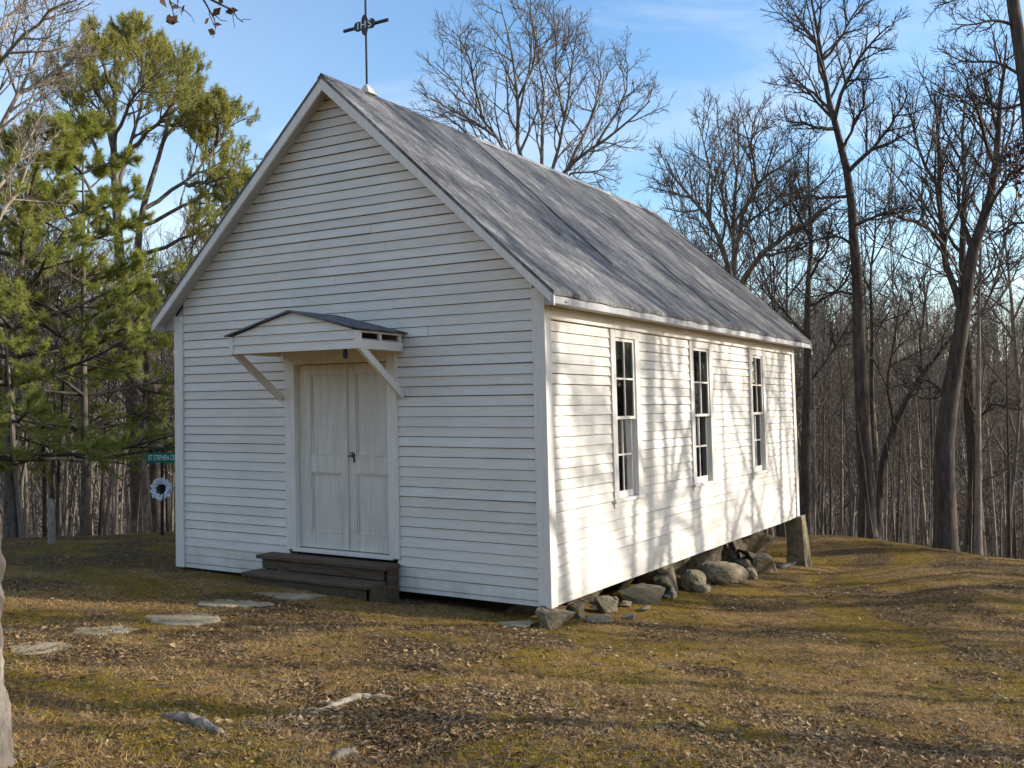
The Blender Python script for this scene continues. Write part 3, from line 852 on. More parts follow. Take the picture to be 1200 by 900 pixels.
# ------------------------------------------------------------------ stones
def rock(name, size, seed, m, center, rotz=0.0, flat=0, tilt=(0, 0), cuts=7, sub=4):
    """a broken block: the hull of a few scattered corners, edges worn, faces roughened"""
    rng = random.Random(seed)
    bm = bmesh.new()
    if cuts == 0: bmesh.ops.create_icosphere(bm, subdivisions=4, radius=1.0)
    for _ in range(11 if cuts else 0):
        v = Vector((rng.uniform(-1, 1), rng.uniform(-1, 1), rng.uniform(-1, 1)))
        k_ = max(abs(v.x), abs(v.y), abs(v.z)); v = v / k_ * rng.uniform(0.86, 1.0)
        bm.verts.new(v)
    if cuts == 0:
        for v in bm.verts: v.co = Vector([math.copysign(abs(a) ** 0.8, a) for a in v.co])
    r_ = {'geom_interior': []} if cuts == 0 else bmesh.ops.convex_hull(bm, input=bm.verts)
    bmesh.ops.delete(bm, geom=[g for g in r_['geom_interior'] if isinstance(g, bmesh.types.BMVert)], context='VERTS')
    if cuts: bmesh.ops.dissolve_limit(bm, angle_limit=0.35, verts=bm.verts, edges=bm.edges)
    if cuts: bmesh.ops.bevel(bm, geom=list(bm.edges), offset=0.2, segments=3, affect='EDGES', profile=0.6, clamp_overlap=True)
    bmesh.ops.triangulate(bm, faces=bm.faces)
    for _ in range(6):
        long_ = [e for e in bm.edges if e.calc_length() > 0.16]
        if not long_: break
        bmesh.ops.subdivide_edges(bm, edges=long_, cuts=1)
        bmesh.ops.triangulate(bm, faces=bm.faces)
    for v in bm.verts:
        p = v.co
        nz = float(fbm(p.x * 2.6 + seed + p.z, p.y * 2.6 + p.z * 1.7, seed, 4)) - 0.5
        nf = float(fbm(p.x * 9 + p.z * 7, p.y * 9 - p.z * 6 + seed, seed + 3, 2)) - 0.5
        v.co = p * (1 + 0.20 * nz + 0.08 * nf)
    for v in bm.verts: v.co = Vector((v.co.x * size[0], v.co.y * size[1], v.co.z * size[2]))
    rm = Matrix.Rotation(rotz, 4, 'Z') @ Matrix.Rotation(tilt[0], 4, 'X') @ Matrix.Rotation(tilt[1], 4, 'Y')
    bmesh.ops.transform(bm, matrix=rm, verts=bm.verts)
    me = bpy.data.meshes.new(name); bm.to_mesh(me); bm.free()
    o = link_mesh(name, me, m); o.location = center
    return o
# (column, row of the middle) -> a place beside the wall line
def stone_at(y, x, hh): return (x, y, gz(x, y) + hh)
STONES = [
 # y along the wall, x out, size (x, y, z half extents), height of centre, seed, material, label
 (0.02, 0.02, (0.17, 0.22, 0.12), 0.07, 3, STONE_TAN, 'tan wedge of stone carrying the front corner of the white chapel'),
 (0.62, -0.04, (0.10, 0.13, 0.10), 0.05, 5, STONE_DARK, 'small dark stone just behind the wedge under the chapel corner'),
 (0.62, 0.26, (0.12, 0.20, 0.035), 0.035, 8, STONE_GREY, 'thin flat grey slab lying close behind the corner wedge'),
 (1.18, 0.05, (0.10, 0.11, 0.11), 0.08, 12, STONE_TAN, 'upright blocky stone under the near window of the side wall'),
 (1.05, 0.36, (0.09, 0.10, 0.035), 0.02, 15, STONE_GREY, 'small low stone chip lying outside the upright blocky stone'),
 (2.15, 0.10, (0.20, 0.30, 0.11), 0.06, 18, STONE_TAN, 'broad pale angular stone under the wall just past the near window'),
 (3.15, -0.02, (0.15, 0.30, 0.13), 0.13, 21, STONE_DARK, 'dark shaded block tucked under the wall between broad pale stone and boulder'),
 (3.75, 0.08, (0.15, 0.20, 0.15), 0.10, 27, STONE_TAN, 'rough tan stone leaning against the big smooth boulder'),
 (4.75, 0.14, (0.24, 0.48, 0.19), 0.13, 31, STONE_GREY, 'largest smooth rounded boulder under the side wall'),
 (6.05, -0.02, (0.18, 0.42, 0.11), 0.10, 36, STONE_DARK, 'dark layered stone at the bottom of the pile near the post'),
 (6.45, -0.06, (0.16, 0.40, 0.09), 0.30, 40, STONE_DARK, 'dark slab topmost on the stone pile by the post'),
 (6.75, 0.20, (0.20, 0.42, 0.17), 0.12, 44, STONE_TAN, 'pale squarish stone in front of the stone pile by the post'),
 (8.1, 0.10, (0.10, 0.25, 0.05), 0.04, 49, STONE_GREY, 'low grey stone between the pile and the standing post'),
 (5.70, 0.22, (0.10, 0.14, 0.10), 0.05, 52, STONE_TAN, 'small stone at the far end of the big smooth boulder'),
 (1.62, 0.30, (0.07, 0.09, 0.03), 0.02, 55, STONE_GREY, 'tiny flat stone on bare earth below the near window'),
]
STONES += [  # extra stones added behind the others to keep the gap under the floor dark
 (0.45, -0.50, (0.25, 0.28, 0.20), 0.08, 101, STONE_DARK, 'dark stone added to darken the gap under the floor behind the corner wedge'),
 (1.55, -0.42, (0.25, 0.48, 0.22), 0.12, 103, STONE_DARK, 'long dark stone added to darken the gap under the floor behind the upright blocky stone'),
 (2.75, -0.40, (0.25, 0.55, 0.26), 0.16, 105, STONE_DARK, 'long dark stone added to darken the gap under the floor behind the broad pale stone'),
 (4.0, -0.42, (0.26, 0.60, 0.32), 0.20, 107, STONE_DARK, 'big dark stone added to darken the gap under the floor behind the rough tan stone'),
 (5.3, -0.45, (0.26, 0.60, 0.36), 0.22, 109, STONE_DARK, 'big dark stone added to darken the gap under the floor behind the rounded boulder'),
 (6.7, -0.50, (0.26, 0.70, 0.38), 0.26, 111, STONE_DARK, 'big dark stone added to darken the gap under the floor behind the stone pile'),
 (8.1, -0.48, (0.26, 0.65, 0.42), 0.28, 113, STONE_DARK, 'big dark stone added to darken the gap under the floor just inside the standing post'),
]
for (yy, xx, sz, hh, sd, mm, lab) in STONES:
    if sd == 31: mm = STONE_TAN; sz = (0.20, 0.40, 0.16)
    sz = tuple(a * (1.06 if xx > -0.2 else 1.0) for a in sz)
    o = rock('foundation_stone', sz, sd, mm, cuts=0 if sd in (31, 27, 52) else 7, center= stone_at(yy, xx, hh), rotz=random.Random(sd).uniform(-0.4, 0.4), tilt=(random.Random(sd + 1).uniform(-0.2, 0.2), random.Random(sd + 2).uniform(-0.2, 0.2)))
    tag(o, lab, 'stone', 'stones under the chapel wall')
rr_ = random.Random(77)
for k_ in range(20):
    yy = 0.5 + 7.9 * (k_ + rr_.uniform(0, 0.9)) / 20; xx = rr_.uniform(-0.22, 0.20); a_ = rr_.uniform(0.06, 0.13)
    o = rock('rubble_stone', (a_, a_ * rr_.uniform(1.0, 1.7), a_ * rr_.uniform(0.45, 0.8)), 300 + k_, rr_.choice([STONE_TAN, STONE_DARK, STONE_GREY]), stone_at(yy, xx, a_ * 0.25), rotz=rr_.uniform(0, 3))
    tag(o, 'small rubble stone packed among the larger stones under the side wall', 'stone', 'rubble under the side wall')
q = hit(602, 733); tag(rock('stepping_stone', (0.22, 0.12, 0.03), 61, FLAG, (q[0], q[1], q[2] + 0.012), 0.5), 'small pale flat stone in the ground before the chapel corner', 'stone')
q = hit(622, 731); tag(rock('field_stone', (0.06, 0.05, 0.03), 63, FLAG, (q[0], q[1], q[2] + 0.012)), 'fist sized pale stone next to the flat stone before the corner', 'stone')
# standing squared post at the far corner
mb = MB(rack)
zb = gz(0.0, 9.1) - 0.1
mb.add([(-0.17, 8.93, zb), (0.19, 8.90, zb), (0.20, 9.33, zb), (-0.14, 9.36, zb), (-0.15, 8.97, Z0 - 0.014), (0.12, 8.95, Z0 + 0.02), (0.13, 9.28, Z0 + 0.03), (-0.12, 9.31, Z0 - 0.014)],
       [(0, 3, 2, 1), (4, 5, 6, 7), (0, 1, 5, 4), (1, 2, 6, 5), (2, 3, 7, 6), (3, 0, 4, 7)])
o = mb.build('stone_post', STONE_TAN, None, 0.0, origin=(0, 9.1, zb))
bm = bmesh.new(); bm.from_mesh(o.data)
bmesh.ops.subdivide_edges(bm, edges=bm.edges, cuts=7, use_grid_fill=True)
for v in bm.verts:
    k = (fbm(v.co.x * 6 + v.co.z * 3, v.co.y * 6 + v.co.z * 2.2, 91, 3) - 0.5) * 0.05
    v.co += Vector((float(k), float(k) * 0.8, 0))
bm.to_mesh(o.data); bm.free()
tag(o, 'tall squared stone post holding up the rear corner of the chapel', 'stone post')

# flat stepping stones of the path
def flagstone(u, v, w, d, seed, label):
    q = hit(u, v); rng = random.Random(seed); mb = MB(); n = 26
    top, bot = [], []
    ang0 = rng.uniform(0, 6)
    # the stones lie roughly across the line of sight
    right = np.array([RT[0], RT[1]]) / math.hypot(RT[0], RT[1]); fwd = np.array([fw[0], fw[1]]) / math.hypot(fw[0], fw[1])
    rad = [1 + 0.14 * math.sin(2 * a + ang0) + 0.10 * math.sin(3 * a + 2 * ang0) + rng.uniform(-0.09, 0.09) for a in [2 * math.pi * i / n for i in range(n)]]
    rings = [(1.0, -0.05), (1.0, -0.006), (0.93, 0.006), (0.7, 0.010), (0.35, 0.010)]
    vs = []
    for (f, dz) in rings:
        for i in range(n):
            a = 2 * math.pi * i / n
            e = right * math.cos(a) * w * rad[i] * f + fwd * math.sin(a) * d * rad[i] * f
            x, y = q[0] + e[0], q[1] + e[1]
            base = q[2] - 0.064 * (y - q[1]) - 0.029 * (x - q[0])
            vs.append((x, y, base + dz + 0.016 * (float(fbm(x * 4, y * 4, seed, 3)) - 0.5)))
    vs.append((q[0], q[1], q[2] + 0.011))
    fs = [(k * n + i, k * n + (i + 1) % n, (k + 1) * n + (i + 1) % n, (k + 1) * n + i) for k in range(len(rings) - 1) for i in range(n)]
    c = len(vs) - 1; k = (len(rings) - 1) * n
    fs += [(k + i, k + (i + 1) % n, c) for i in range(n)]
    mb.add(vs, fs)
    o = mb.build('stepping_stone', FLAG, None, 0, origin=tuple(q), smooth=False)
    tag(o, label, 'stepping stone', 'stepping stones leading to the door')
flagstone(35, 760, 0.33, 0.26, 2, 'grey flat stepping stone farthest from the steps, beside the near tree trunk')
flagstone(121, 738, 0.32, 0.27, 5, 'tan flat stepping stone second from the near trunk')
flagstone(209, 723, 0.42, 0.34, 9, 'largest flat stepping stone, in the middle of the row')
flagstone(273, 707, 0.34, 0.20, 14, 'sunlit flat stepping stone at the edge of the chapel shadow')
flagstone(336, 698, 0.42, 0.18, 17, 'shaded flat stepping stone right before the wooden steps')

# ------------------------------------------------------------------ exposed roots and bits of wood
def root(pix, radii, label, m, seed, name='tree_root', cat='root'):
    pts = []
    for (u, v, h) in pix:
        q = hit(u, v); pts.append(q + np.array([0, 0, h]))
    pts = np.array(pts)
    tt = np.linspace(0, len(pts) - 1, (len(pts) - 1) * 12 + 1)
    P = np.stack([np.interp(tt, range(len(pts)), pts[:, k]) for k in range(3)], -1)
    for _ in range(2): P[1:-1] = (P[:-2] + 2 * P[1:-1] + P[2:]) / 4
    rr = np.interp(tt, range(len(pts)), radii)
    rng = np.random.RandomState(seed)
    P[:, 2] -= rr * 0.6
    mb = MB(); mb.tube(P, rr * (1 + 0.10 * np.sin(np.arange(len(rr)) * 1.1 + seed)), 14)
    o = mb.build(name, m, None, 0, origin=tuple(P[0]))
    # roughen
    for v in o.data.vertices:
        n_ = float(fbm(v.co.x * 14 + v.co.z * 30, v.co.y * 14 + v.co.z * 20, seed, 4)) - 0.5
        v.co += Vector((n_ * 0.02, n_ * 0.02, n_ * 0.035))
    tag(o, label, cat)
root([(186, 838, 0.0), (205, 842, 0.03), (232, 850, 0.035), (256, 858, 0.02), (272, 868, -0.01)], [0.012, 0.030, 0.034, 0.030, 0.012], 'short knobbly grey brown root sticking out of the moss', BARK_TAN, 5)
root([(330, 848, -0.015), (362, 838, 0.0), (392, 828, 0.018), (420, 819, 0.02), (450, 818, 0.008), (480, 822, -0.02)], [0.012, 0.022, 0.032, 0.036, 0.030, 0.012], 'long bleached surface root curving through the moss in the middle', DEADWOOD, 8)
root([(388, 892, 0.0), (400, 886, 0.03), (412, 882, 0.02), (418, 890, 0.0)], [0.02, 0.035, 0.03, 0.01], 'small curled grey scrap of bark at the bottom edge', BARK_GREY, 12, 'bark_scrap', 'bark')
q = hit(60, 637)
mb = MB(); zt = at(56, 585, np.dot(q - C, fw))[2]
mb.tube([q - [0, 0, .2], q + [0.02, 0, 0.3], [q[0] - 0.02, q[1], zt - .08], [q[0] - 0.04, q[1], zt]], [0.06, 0.055, 0.05, 0.038], 9)
o = mb.build('wooden_stake', DEADWOOD, None, 0.0, origin=tuple(q)); tag(o, 'pale broken off stump of a slim trunk at the wood edge', 'stump')

# ------------------------------------------------------------------ street sign and wreath at the wood edge
SGD = 18.0
sq = foot(190, SGD)
sgn = empty('street_sign', tuple(sq), 'green street name sign lettered ST STEPHEN CEM on a dark pole at the wood edge', 'street sign')
top = at(190, 527, SGD)
mb = MB(); mb.tube([(sq[0], sq[1], sq[2] - 0.2), (top[0], top[1], top[2] - .02)], 0.03, 8); mb.build('pole', BLACK, sgn)
ctr = at(194.5, 536.5, SGD - 0.06)
yaw = math.atan2(RT[1], RT[0])
ln, hg = 0.72, 0.18
mb = MB(); mb.box(-ln / 2, ln / 2, -0.012, 0.006, -hg / 2, hg / 2)
b = mb.build('name_blade', SIGNGREEN, None, 0.003)
b.parent = sgn; b.location = Vector(ctr - sq); b.rotation_euler = (0, 0, yaw)
text_mesh('ST STEPHEN CEM', 0.135, 'lettering', LETTER, b, Matrix.Translation((-0.05, -0.0135, 0)) @ Matrix.Rotation(R(90), 4, 'X') @ Matrix.Scale(0.52, 4, (1, 0, 0)), 0.001, 1.0)
# wreath of white ribbon loops with an open dark middle
wc = at(190, 573, SGD - 0.12)
wr = empty('wreath', tuple(wc), 'round white wreath with a dark middle hung below the green street sign', 'wreath')
rng = random.Random(8)
ax1 = Vector(RT); ax2 = Vector((0, 0, 1)); ax3 = Vector((-fw[0], -fw[1], 0)).normalized()
mb = MB()
for i in range(300):
    a = rng.uniform(0, 2 * math.pi); rr = rng.uniform(0.10, 0.175)
    c = ax1 * math.cos(a) * rr + ax2 * math.sin(a) * rr + ax3 * rng.uniform(0.0, 0.06)
    d = (ax1 * math.cos(a + rng.uniform(-.8, .8)) + ax2 * math.sin(a + rng.uniform(-.8, .8)) + ax3 * rng.uniform(-.5, .8)).normalized() * rng.uniform(0.03, 0.055)
    e = d.cross(ax3 + Vector((rng.uniform(-.6, .6), rng.uniform(-.6, .6), rng.uniform(-.6, .6)))).normalized() * rng.uniform(0.02, 0.032)
    o_ = Vector(wc)
    mb.add([o_ + c - d * .5, o_ + c + e, o_ + c + d + ax3 * 0.02, o_ + c - e], [(0, 1, 2, 3)])
mb.build('petals', LETTER, wr)
mb = MB()
P = [np.array(wc) + np.array(ax1) * 0.115 * math.cos(t) + np.array(ax2) * 0.115 * math.sin(t) for t in np.linspace(0, 2 * math.pi, 25)]
mb.tube(P, 0.035, 6, False); mb.build('ring', BLACK, wr)
mb = MB()
for i in range(50):
    a = rng.uniform(0, 2 * math.pi); rr = rng.uniform(0.0, 0.10)
    c = Vector(wc) + ax1 * math.cos(a) * rr + ax2 * math.sin(a) * rr - ax3 * 0.01
    d = Vector((rng.gauss(0, 1), rng.gauss(0, 1), rng.gauss(0, 1))).normalized() * 0.05
    mb.add([c - d, c + d.cross(ax3) * .5, c + d, c - d.cross(ax3) * .5], [(0, 1, 2, 3)])
mb.build('dark_greenery', PLATE, wr)

# ------------------------------------------------------------------ TREES: vectorised branch growth
def norm(v): return v / np.maximum(np.linalg.norm(v, axis=-1, keepdims=True), 1e-9)
def tubes(P, Rr, sides):
    """P (n,k,3), Rr (n,k) -> verts, loops, sizes"""
    n, k, _ = P.shape
    t = np.gradient(P, axis=1) if k > 2 else np.repeat((P[:, 1:] - P[:, :1]), 2, 1)
    t = norm(t)
    ref = np.zeros((n, 1, 3)); m = np.abs(norm(P[:, -1] - P[:, 0])[:, 2]) < 0.8
    ref[m, 0] = (0, 0, 1); ref[~m, 0] = (1, 0.3, 0)
    a = norm(np.cross(t, ref)); b = np.cross(t, a)
    th = 2 * np.pi * np.arange(sides) / sides
    V = P[:, :, None] + Rr[:, :, None, None] * (np.cos(th)[None, None, :, None] * a[:, :, None] + np.sin(th)[None, None, :, None] * b[:, :, None])
    base = (np.arange(n) * k * sides)[:, None, None]
    i = (np.arange(k - 1) * sides)[None, :, None]; j = np.arange(sides)[None, None, :]; j2 = (j + 1) % sides
    F = np.stack([base + i + j, base + i + j2, base + i + sides + j2, base + i + sides + j], -1).reshape(-1)
    return V.reshape(-1, 3), F, np.full(n * (k - 1) * sides, 4)
def join(parts):
    V, L, S = [], [], []; o = 0
    for v, l, s in parts:
        V.append(v); L.append(l + o); S.append(s); o += len(v)
    return np.concatenate(V), np.concatenate(L), np.concatenate(S)
def resample(pts, k):
    pts = np.asarray(pts, float)
    d = np.r_[0, np.cumsum(np.linalg.norm(np.diff(pts, axis=0), axis=1))]
    t = np.linspace(0, d[-1], k)
    Q = np.stack([np.interp(t, d, pts[:, c]) for c in range(3)], -1)
    for _ in range(1): Q[1:-1] = (Q[:-2] + 2 * Q[1:-1] + Q[2:]) / 4
    return Q
def sprout(rng, P, Rr, nch, t0, t1, ang, ratio, k, wander, trop, rbase, rtip, fall=0.55, lmin=0.25, lmax=9.0):
    """children of every branch in P"""
    n, kp, _ = P.shape
    L = np.linalg.norm(np.diff(P, axis=1), axis=2).sum(1)
    t = t0 + (t1 - t0) * (np.arange(nch)[None] + rng.uniform(0.05, 0.95, (n, nch))) / nch
    f = t * (kp - 1); i = np.minimum(f.astype(int), kp - 2); w = (f - i)[..., None]
    ii = np.arange(n)[:, None]
    pos = P[ii, i] * (1 - w) + P[ii, i + 1] * w
    tan = norm(P[ii, i + 1] - P[ii, i])
    pr = Rr[ii, i] * (1 - w[..., 0]) + Rr[ii, i + 1] * w[..., 0]
    az = 2.399963 * np.arange(nch)[None] + rng.uniform(0, 6.28, (n, 1)) + rng.normal(0, 0.6, (n, nch))
    ref = np.where(np.abs(tan[..., 2:3]) < 0.9, np.array([0, 0, 1.0]), np.array([1.0, 0, 0]))
    a = norm(np.cross(tan, ref)); b = np.cross(tan, a)
    an = rng.uniform(ang[0], ang[1], (n, nch))[..., None]
    d = tan * np.cos(an) + (a * np.cos(az)[..., None] + b * np.sin(az)[..., None]) * np.sin(an)
    ln = L[:, None] * ratio * (1 - fall * (t - t0) / (t1 - t0 + 1e-6)) * rng.uniform(0.6, 1.25, (n, nch))
    ln = np.clip(ln, lmin, lmax)
    m = n * nch
    d = d.reshape(m, 3); ln = ln.reshape(m); pos = pos.reshape(m, 3); pr = pr.reshape(m)
    Q = np.zeros((m, k, 3)); Q[:, 0] = pos
    for s in range(1, k):
        d = norm(d + rng.normal(0, wander, (m, 3)) + np.array([0, 0, trop]))
        Q[:, s] = Q[:, s - 1] + d * (ln / (k - 1))[:, None]
    rb = np.minimum(pr * 0.75, rbase * (ln / np.maximum(np.median(ln), 1e-6)) ** 0.8)
    u = np.linspace(0, 1, k)[None]
    RR = rb[:, None] * (1 - u) + np.minimum(rtip, rb * 0.8)[:, None] * u
    return Q, RR
def bare_tree_data(seed, height, r0, lean=0.03, wob=0.03, limbs=11, fork=True, detail=3, spread=1.0, crown0=0.32, twig=0.006, tk=0.0):
    """trunk and crown of a leafless tree standing at the origin"""
    rng = np.random.RandomState(seed)
    k = 16
    pts = np.zeros((k, 3)); d = np.array([rng.normal(0, lean), rng.normal(0, lean), 1.0])
    for i in range(1, k):
        d = d + np.array([rng.normal(0, wob), rng.normal(0, wob), 0.0]); d = d / np.linalg.norm(d)
        pts[i] = pts[i - 1] + d * height / (k - 1)
    pts[:, 2] -= 0.4
    u = np.linspace(0, 1, k)
    rad = r0 * (1 - 0.93 * u ** 0.9) * (1 + 0.5 * np.exp(-u * 30))
    Pt = pts[None]; Rt = rad[None]
    tr = [tubes(Pt, Rt, 9)]
    P1, R1 = sprout(rng, Pt, Rt, limbs, crown0, 0.97, (0.5, 1.0), 0.42 * spread, 9, 0.10, 0.07, r0 * 0.36, 0.012, 0.6, 0.8, 6.5)
    if fork:
        P1b, R1b = sprout(rng, Pt, Rt, 2, crown0, 0.6, (0.35, 0.55), 0.6 * spread, 9, 0.08, 0.09, r0 * 0.6, 0.015, 0.3, 1.0, 8)
        tr.append(tubes(P1b, R1b, 7))
        P1 = np.concatenate([P1, P1b]); R1 = np.concatenate([R1, R1b]); lim = (P1[:-2], R1[:-2])
    else: lim = (P1, R1)
    return finish_crown(rng, tr, lim, P1, R1, detail, twig)
def finish_crown(rng, tr, lim, P1, R1, detail=3, twig=0.006, n2=7, n3=6, n4=3):
    cr = [tubes(lim[0], lim[1], 6)] if lim is not None else []
    P2, R2 = sprout(rng, P1, R1, n2, 0.22, 0.98, (0.45, 0.95), 0.44, 7, 0.10, 0.07, 0.020, 0.007, 0.5, 0.35, 3.0)
    cr.append(tubes(P2, R2, 4))
    P3, R3 = sprout(rng, P2, R2, n3, 0.2, 0.98, (0.4, 0.95), 0.48, 5, 0.13, 0.07, twig * 1.6, twig, 0.45, 0.2, 1.3)
    cr.append(tubes(P3, R3, 3))
    if detail > 3:
        P4, R4 = sprout(rng, P3, R3, n4, 0.25, 0.98, (0.4, 0.9), 0.6, 4, 0.13, 0.05, twig * 1.1, twig * 0.8, 0.4, 0.12, 0.6)
        cr.append(tubes(P4, R4, 3))
    return join(tr), join(cr)
def tree_object(name, data, mats, loc, label, group=None, cat='tree', rot=0, scale=1.0):
    e = empty(name, loc, label, cat, group); e.rotation_euler = (0, 0, rot); e.scale = (scale,) * 3
    (tv, tl, ts), (cv, cl, cs) = data
    link_mesh('trunk', np_mesh('trunk', tv, tl, ts, True), mats[0], e)
    link_mesh('crown', np_mesh('crown', cv, cl, cs, True), mats[1], e)
    return e
def copy_tree(src, loc, rot, scale, label, group):
    r = src.copy(); COL.objects.link(r); r.location = loc; r.rotation_euler = (0, 0, rot); r.scale = (scale,) * 3
    r['label'] = label; r['group'] = group
    for ch in src.children:
        c = ch.copy(); COL.objects.link(c); c.parent = r
    return r
# hero trees: the trunk and the main limbs follow what the photo shows, with their own spread in depth
def hero(name, label, d, trunk, limbs, mats, r0, seed, detail=4, twig=0.006, n2=8, n3=7, n4=4, dz=0.9, extra=0, rl=0.45):
    rng = np.random.RandomState(seed)
    limbs = [(lb[0] * 0.8,) + tuple(lb[1:]) for lb in limbs]
    base = foot(trunk[0][0], d)
    org = base.copy()
    T = [base - [0, 0, 0.5]] + [at(u, v, d + rng.normal(0, 0.12)) for (u, v) in trunk[1:]]
    T = resample(T, 18) - org
    u = np.linspace(0, 1, 18)
    rad = r0 * (1 - 0.95 * u ** 1.15) * (1 + 0.45 * np.exp(-u * 25))
    T[1:-1] += rng.normal(0, 0.010, (16, 3))
    tr = [tubes(T[None], rad[None], 10)]
    P1, R1 = [], []; pool = [resample(T, 80)[8:]]
    for lb in limbs:
        rr = lb[0]; pts = lb[1]; dd = lb[2] if len(lb) > 2 else rng.uniform(-dz, dz)
        # start on the trunk: the first control point keeps the trunk's own depth
        j = len(pts)
        cand = np.concatenate(pool); pu, pv, pz = project(cand + org)
        b_ = int(np.argmin((pu - pts[0][0]) ** 2 + (pv - pts[0][1]) ** 2)); d0 = pz[b_]
        L_ = [cand[b_] + org] + [at(p[0], p[1], d0 + dd * (i / max(j - 1, 1)) ** 1.2 * 2.2) for i, p in enumerate(pts) if i > 0]
        Q = resample(L_, 9) - org
        pool.append(resample(Q, 30))
        Q[1:-1] += rng.normal(0, 0.018, (7, 3))
        P1.append(Q); R1.append(np.linspace(rr, max(rr * 0.22, 0.010), 9))
    P1 = np.array(P1); R1 = np.array(R1)
    lim = (P1, R1)
    if extra:
        Pe, Re = sprout(rng, T[None], rad[None], extra, 0.4, 0.97, (0.5, 1.0), 0.25, 9, 0.16, 0.10, r0 * 0.25, 0.01, 0.5, 0.8, 3.5)
        P1 = np.concatenate([P1, Pe]); R1 = np.concatenate([R1, Re]); lim = (P1, R1)
    P1 = np.concatenate([P1, resample(T[-7:], 9)[None]]); R1 = np.concatenate([R1, np.linspace(rad[-7], rad[-1], 9)[None]])
    return tree_object(name, finish_crown(rng, tr, lim, P1, R1, detail, twig, n2, n3, n4), mats, tuple(org), label)
BG = (BARK_GREY, BARK_GREY); BD = (BARK_DARK, BARK_DARK)
hero('bare_tree', 'wide fan crowned bare tree rising behind the middle of the roof ridge', 27,
     [(645, 500), (643, 400), (640, 300), (640, 240)],
     [(0.10, [(640, 262), (604, 180), (609, 120), (600, 60), (586, 5)]), (0.07, [(640, 250), (590, 170), (563, 137), (533, 95), (509, 72)]),
      (0.08, [(640, 240), (632, 190), (641, 140), (634, 95), (628, 30)]), (0.08, [(640, 250), (648, 195), (664, 133), (668, 80), (678, 30)]),
      (0.09, [(640, 245), (658, 200), (702, 167), (735, 145), (762, 118)]), (0.06, [(640, 250), (668, 200), (695, 202), (722, 212)]),
      (0.06, [(604, 190), (575, 150), (545, 140), (515, 118), (497, 112)]), (0.06, [(600, 185), (560, 165), (530, 140), (498, 128)]),
      (0.06, [(660, 190), (690, 150), (705, 100), (700, 55)]), (0.05, [(663, 140), (650, 90), (652, 40), (648, 0)]),
      (0.05, [(609, 120), (630, 70), (622, 20), (620, -15)]), (0.05, [(563, 137), (556, 95), (548, 60), (530, 35)]),
      (0.05, [(700, 167), (728, 125), (738, 90), (730, 60)])],
     (BARK_GREY, BARK_GREY), 0.30, 11, 4, 0.0065, 11, 7, 4, 1.3)
hero('bare_tree', 'tall straight dark bare trunk with steep limbs, nearest the chapel on the right', 22.5,
     [(1016, 640), (1015, 560), (1011, 470), (1004, 330), (999, 240), (990, 180), (971, 123), (963, 67), (953, 15), (946, -40)],
     [(0.055, [(996, 226), (970, 232), (943, 229), (915, 245)]), (0.055, [(1010, 265), (1025, 256), (1042, 246), (1070, 240)]),
      (0.07, [(999, 200), (1012, 185), (1027, 168), (1050, 140), (1064, 110)]), (0.06, [(980, 150), (960, 150), (943, 146), (920, 140)]),
      (0.055, [(975, 135), (958, 112), (933, 97), (912, 90)]), (0.075, [(976, 138), (985, 110), (998, 82), (1014, 58), (1042, 30)]),
      (0.05, [(965, 70), (985, 45), (1000, 15), (1020, -10)]), (0.05, [(960, 50), (935, 25), (925, 0)]),
      (0.05, [(988, 172), (1002, 140), (1015, 118), (1010, 90)]), (0.045, [(1000, 290), (985, 275), (960, 280), (930, 290)]),
      (0.04, [(1006, 350), (975, 340), (950, 350), (930, 335)])],
     BD, 0.20, 21, 4, 0.0055, 11, 7, 4, 1.1)
hero('bare_tree', 'thick dark bare tree forking high, on the crest at the right', 21.5,
     [(1106, 650), (1107, 600), (1106, 510), (1119, 435), (1127, 380), (1134, 330), (1139, 290), (1150, 265), (1163, 232), (1168, 165), (1175, 100), (1180, 40)],
     [(0.11, [(1126, 375), (1112, 310), (1100, 280), (1101, 225), (1103, 160), (1095, 110)]), (0.07, [(1139, 292), (1125, 255), (1122, 215), (1130, 170)]),
      (0.06, [(1166, 190), (1150, 150), (1140, 110), (1125, 80)]), (0.06, [(1150, 262), (1175, 215), (1195, 195), (1215, 160)]),
      (0.06, [(1102, 285), (1080, 262), (1058, 255), (1040, 240)]), (0.05, [(1102, 225), (1080, 190), (1070, 150), (1075, 115)]),
      (0.05, [(1130, 355), (1155, 325), (1185, 300)]), (0.05, [(1108, 470), (1085, 440), (1070, 455), (1050, 440)]),
      (0.05, [(1165, 215), (1180, 170), (1190, 120), (1200, 70)])],
     BD, 0.25, 31, 4, 0.0055, 11, 7, 4, 1.1)
hero('bare_tree', 'slightly thinner dark trunk standing close behind the thick forked tree on the right', 24,
     [(1144, 650), (1143, 598), (1140, 515), (1134, 433), (1130, 360), (1126, 290), (1132, 220), (1126, 150), (1135, 90)],
     [(0.06, [(1132, 400), (1160, 350), (1175, 300), (1180, 250)]), (0.06, [(1128, 300), (1100, 260), (1085, 210)]), (0.05, [(1130, 230), (1150, 180), (1155, 130)]),
      (0.05, [(1140, 500), (1165, 470), (1190, 480)]), (0.05, [(1128, 190), (1105, 150), (1098, 110)])],
     BD, 0.19, 37, 4, 0.006, 8, 6, 3, 1.2)
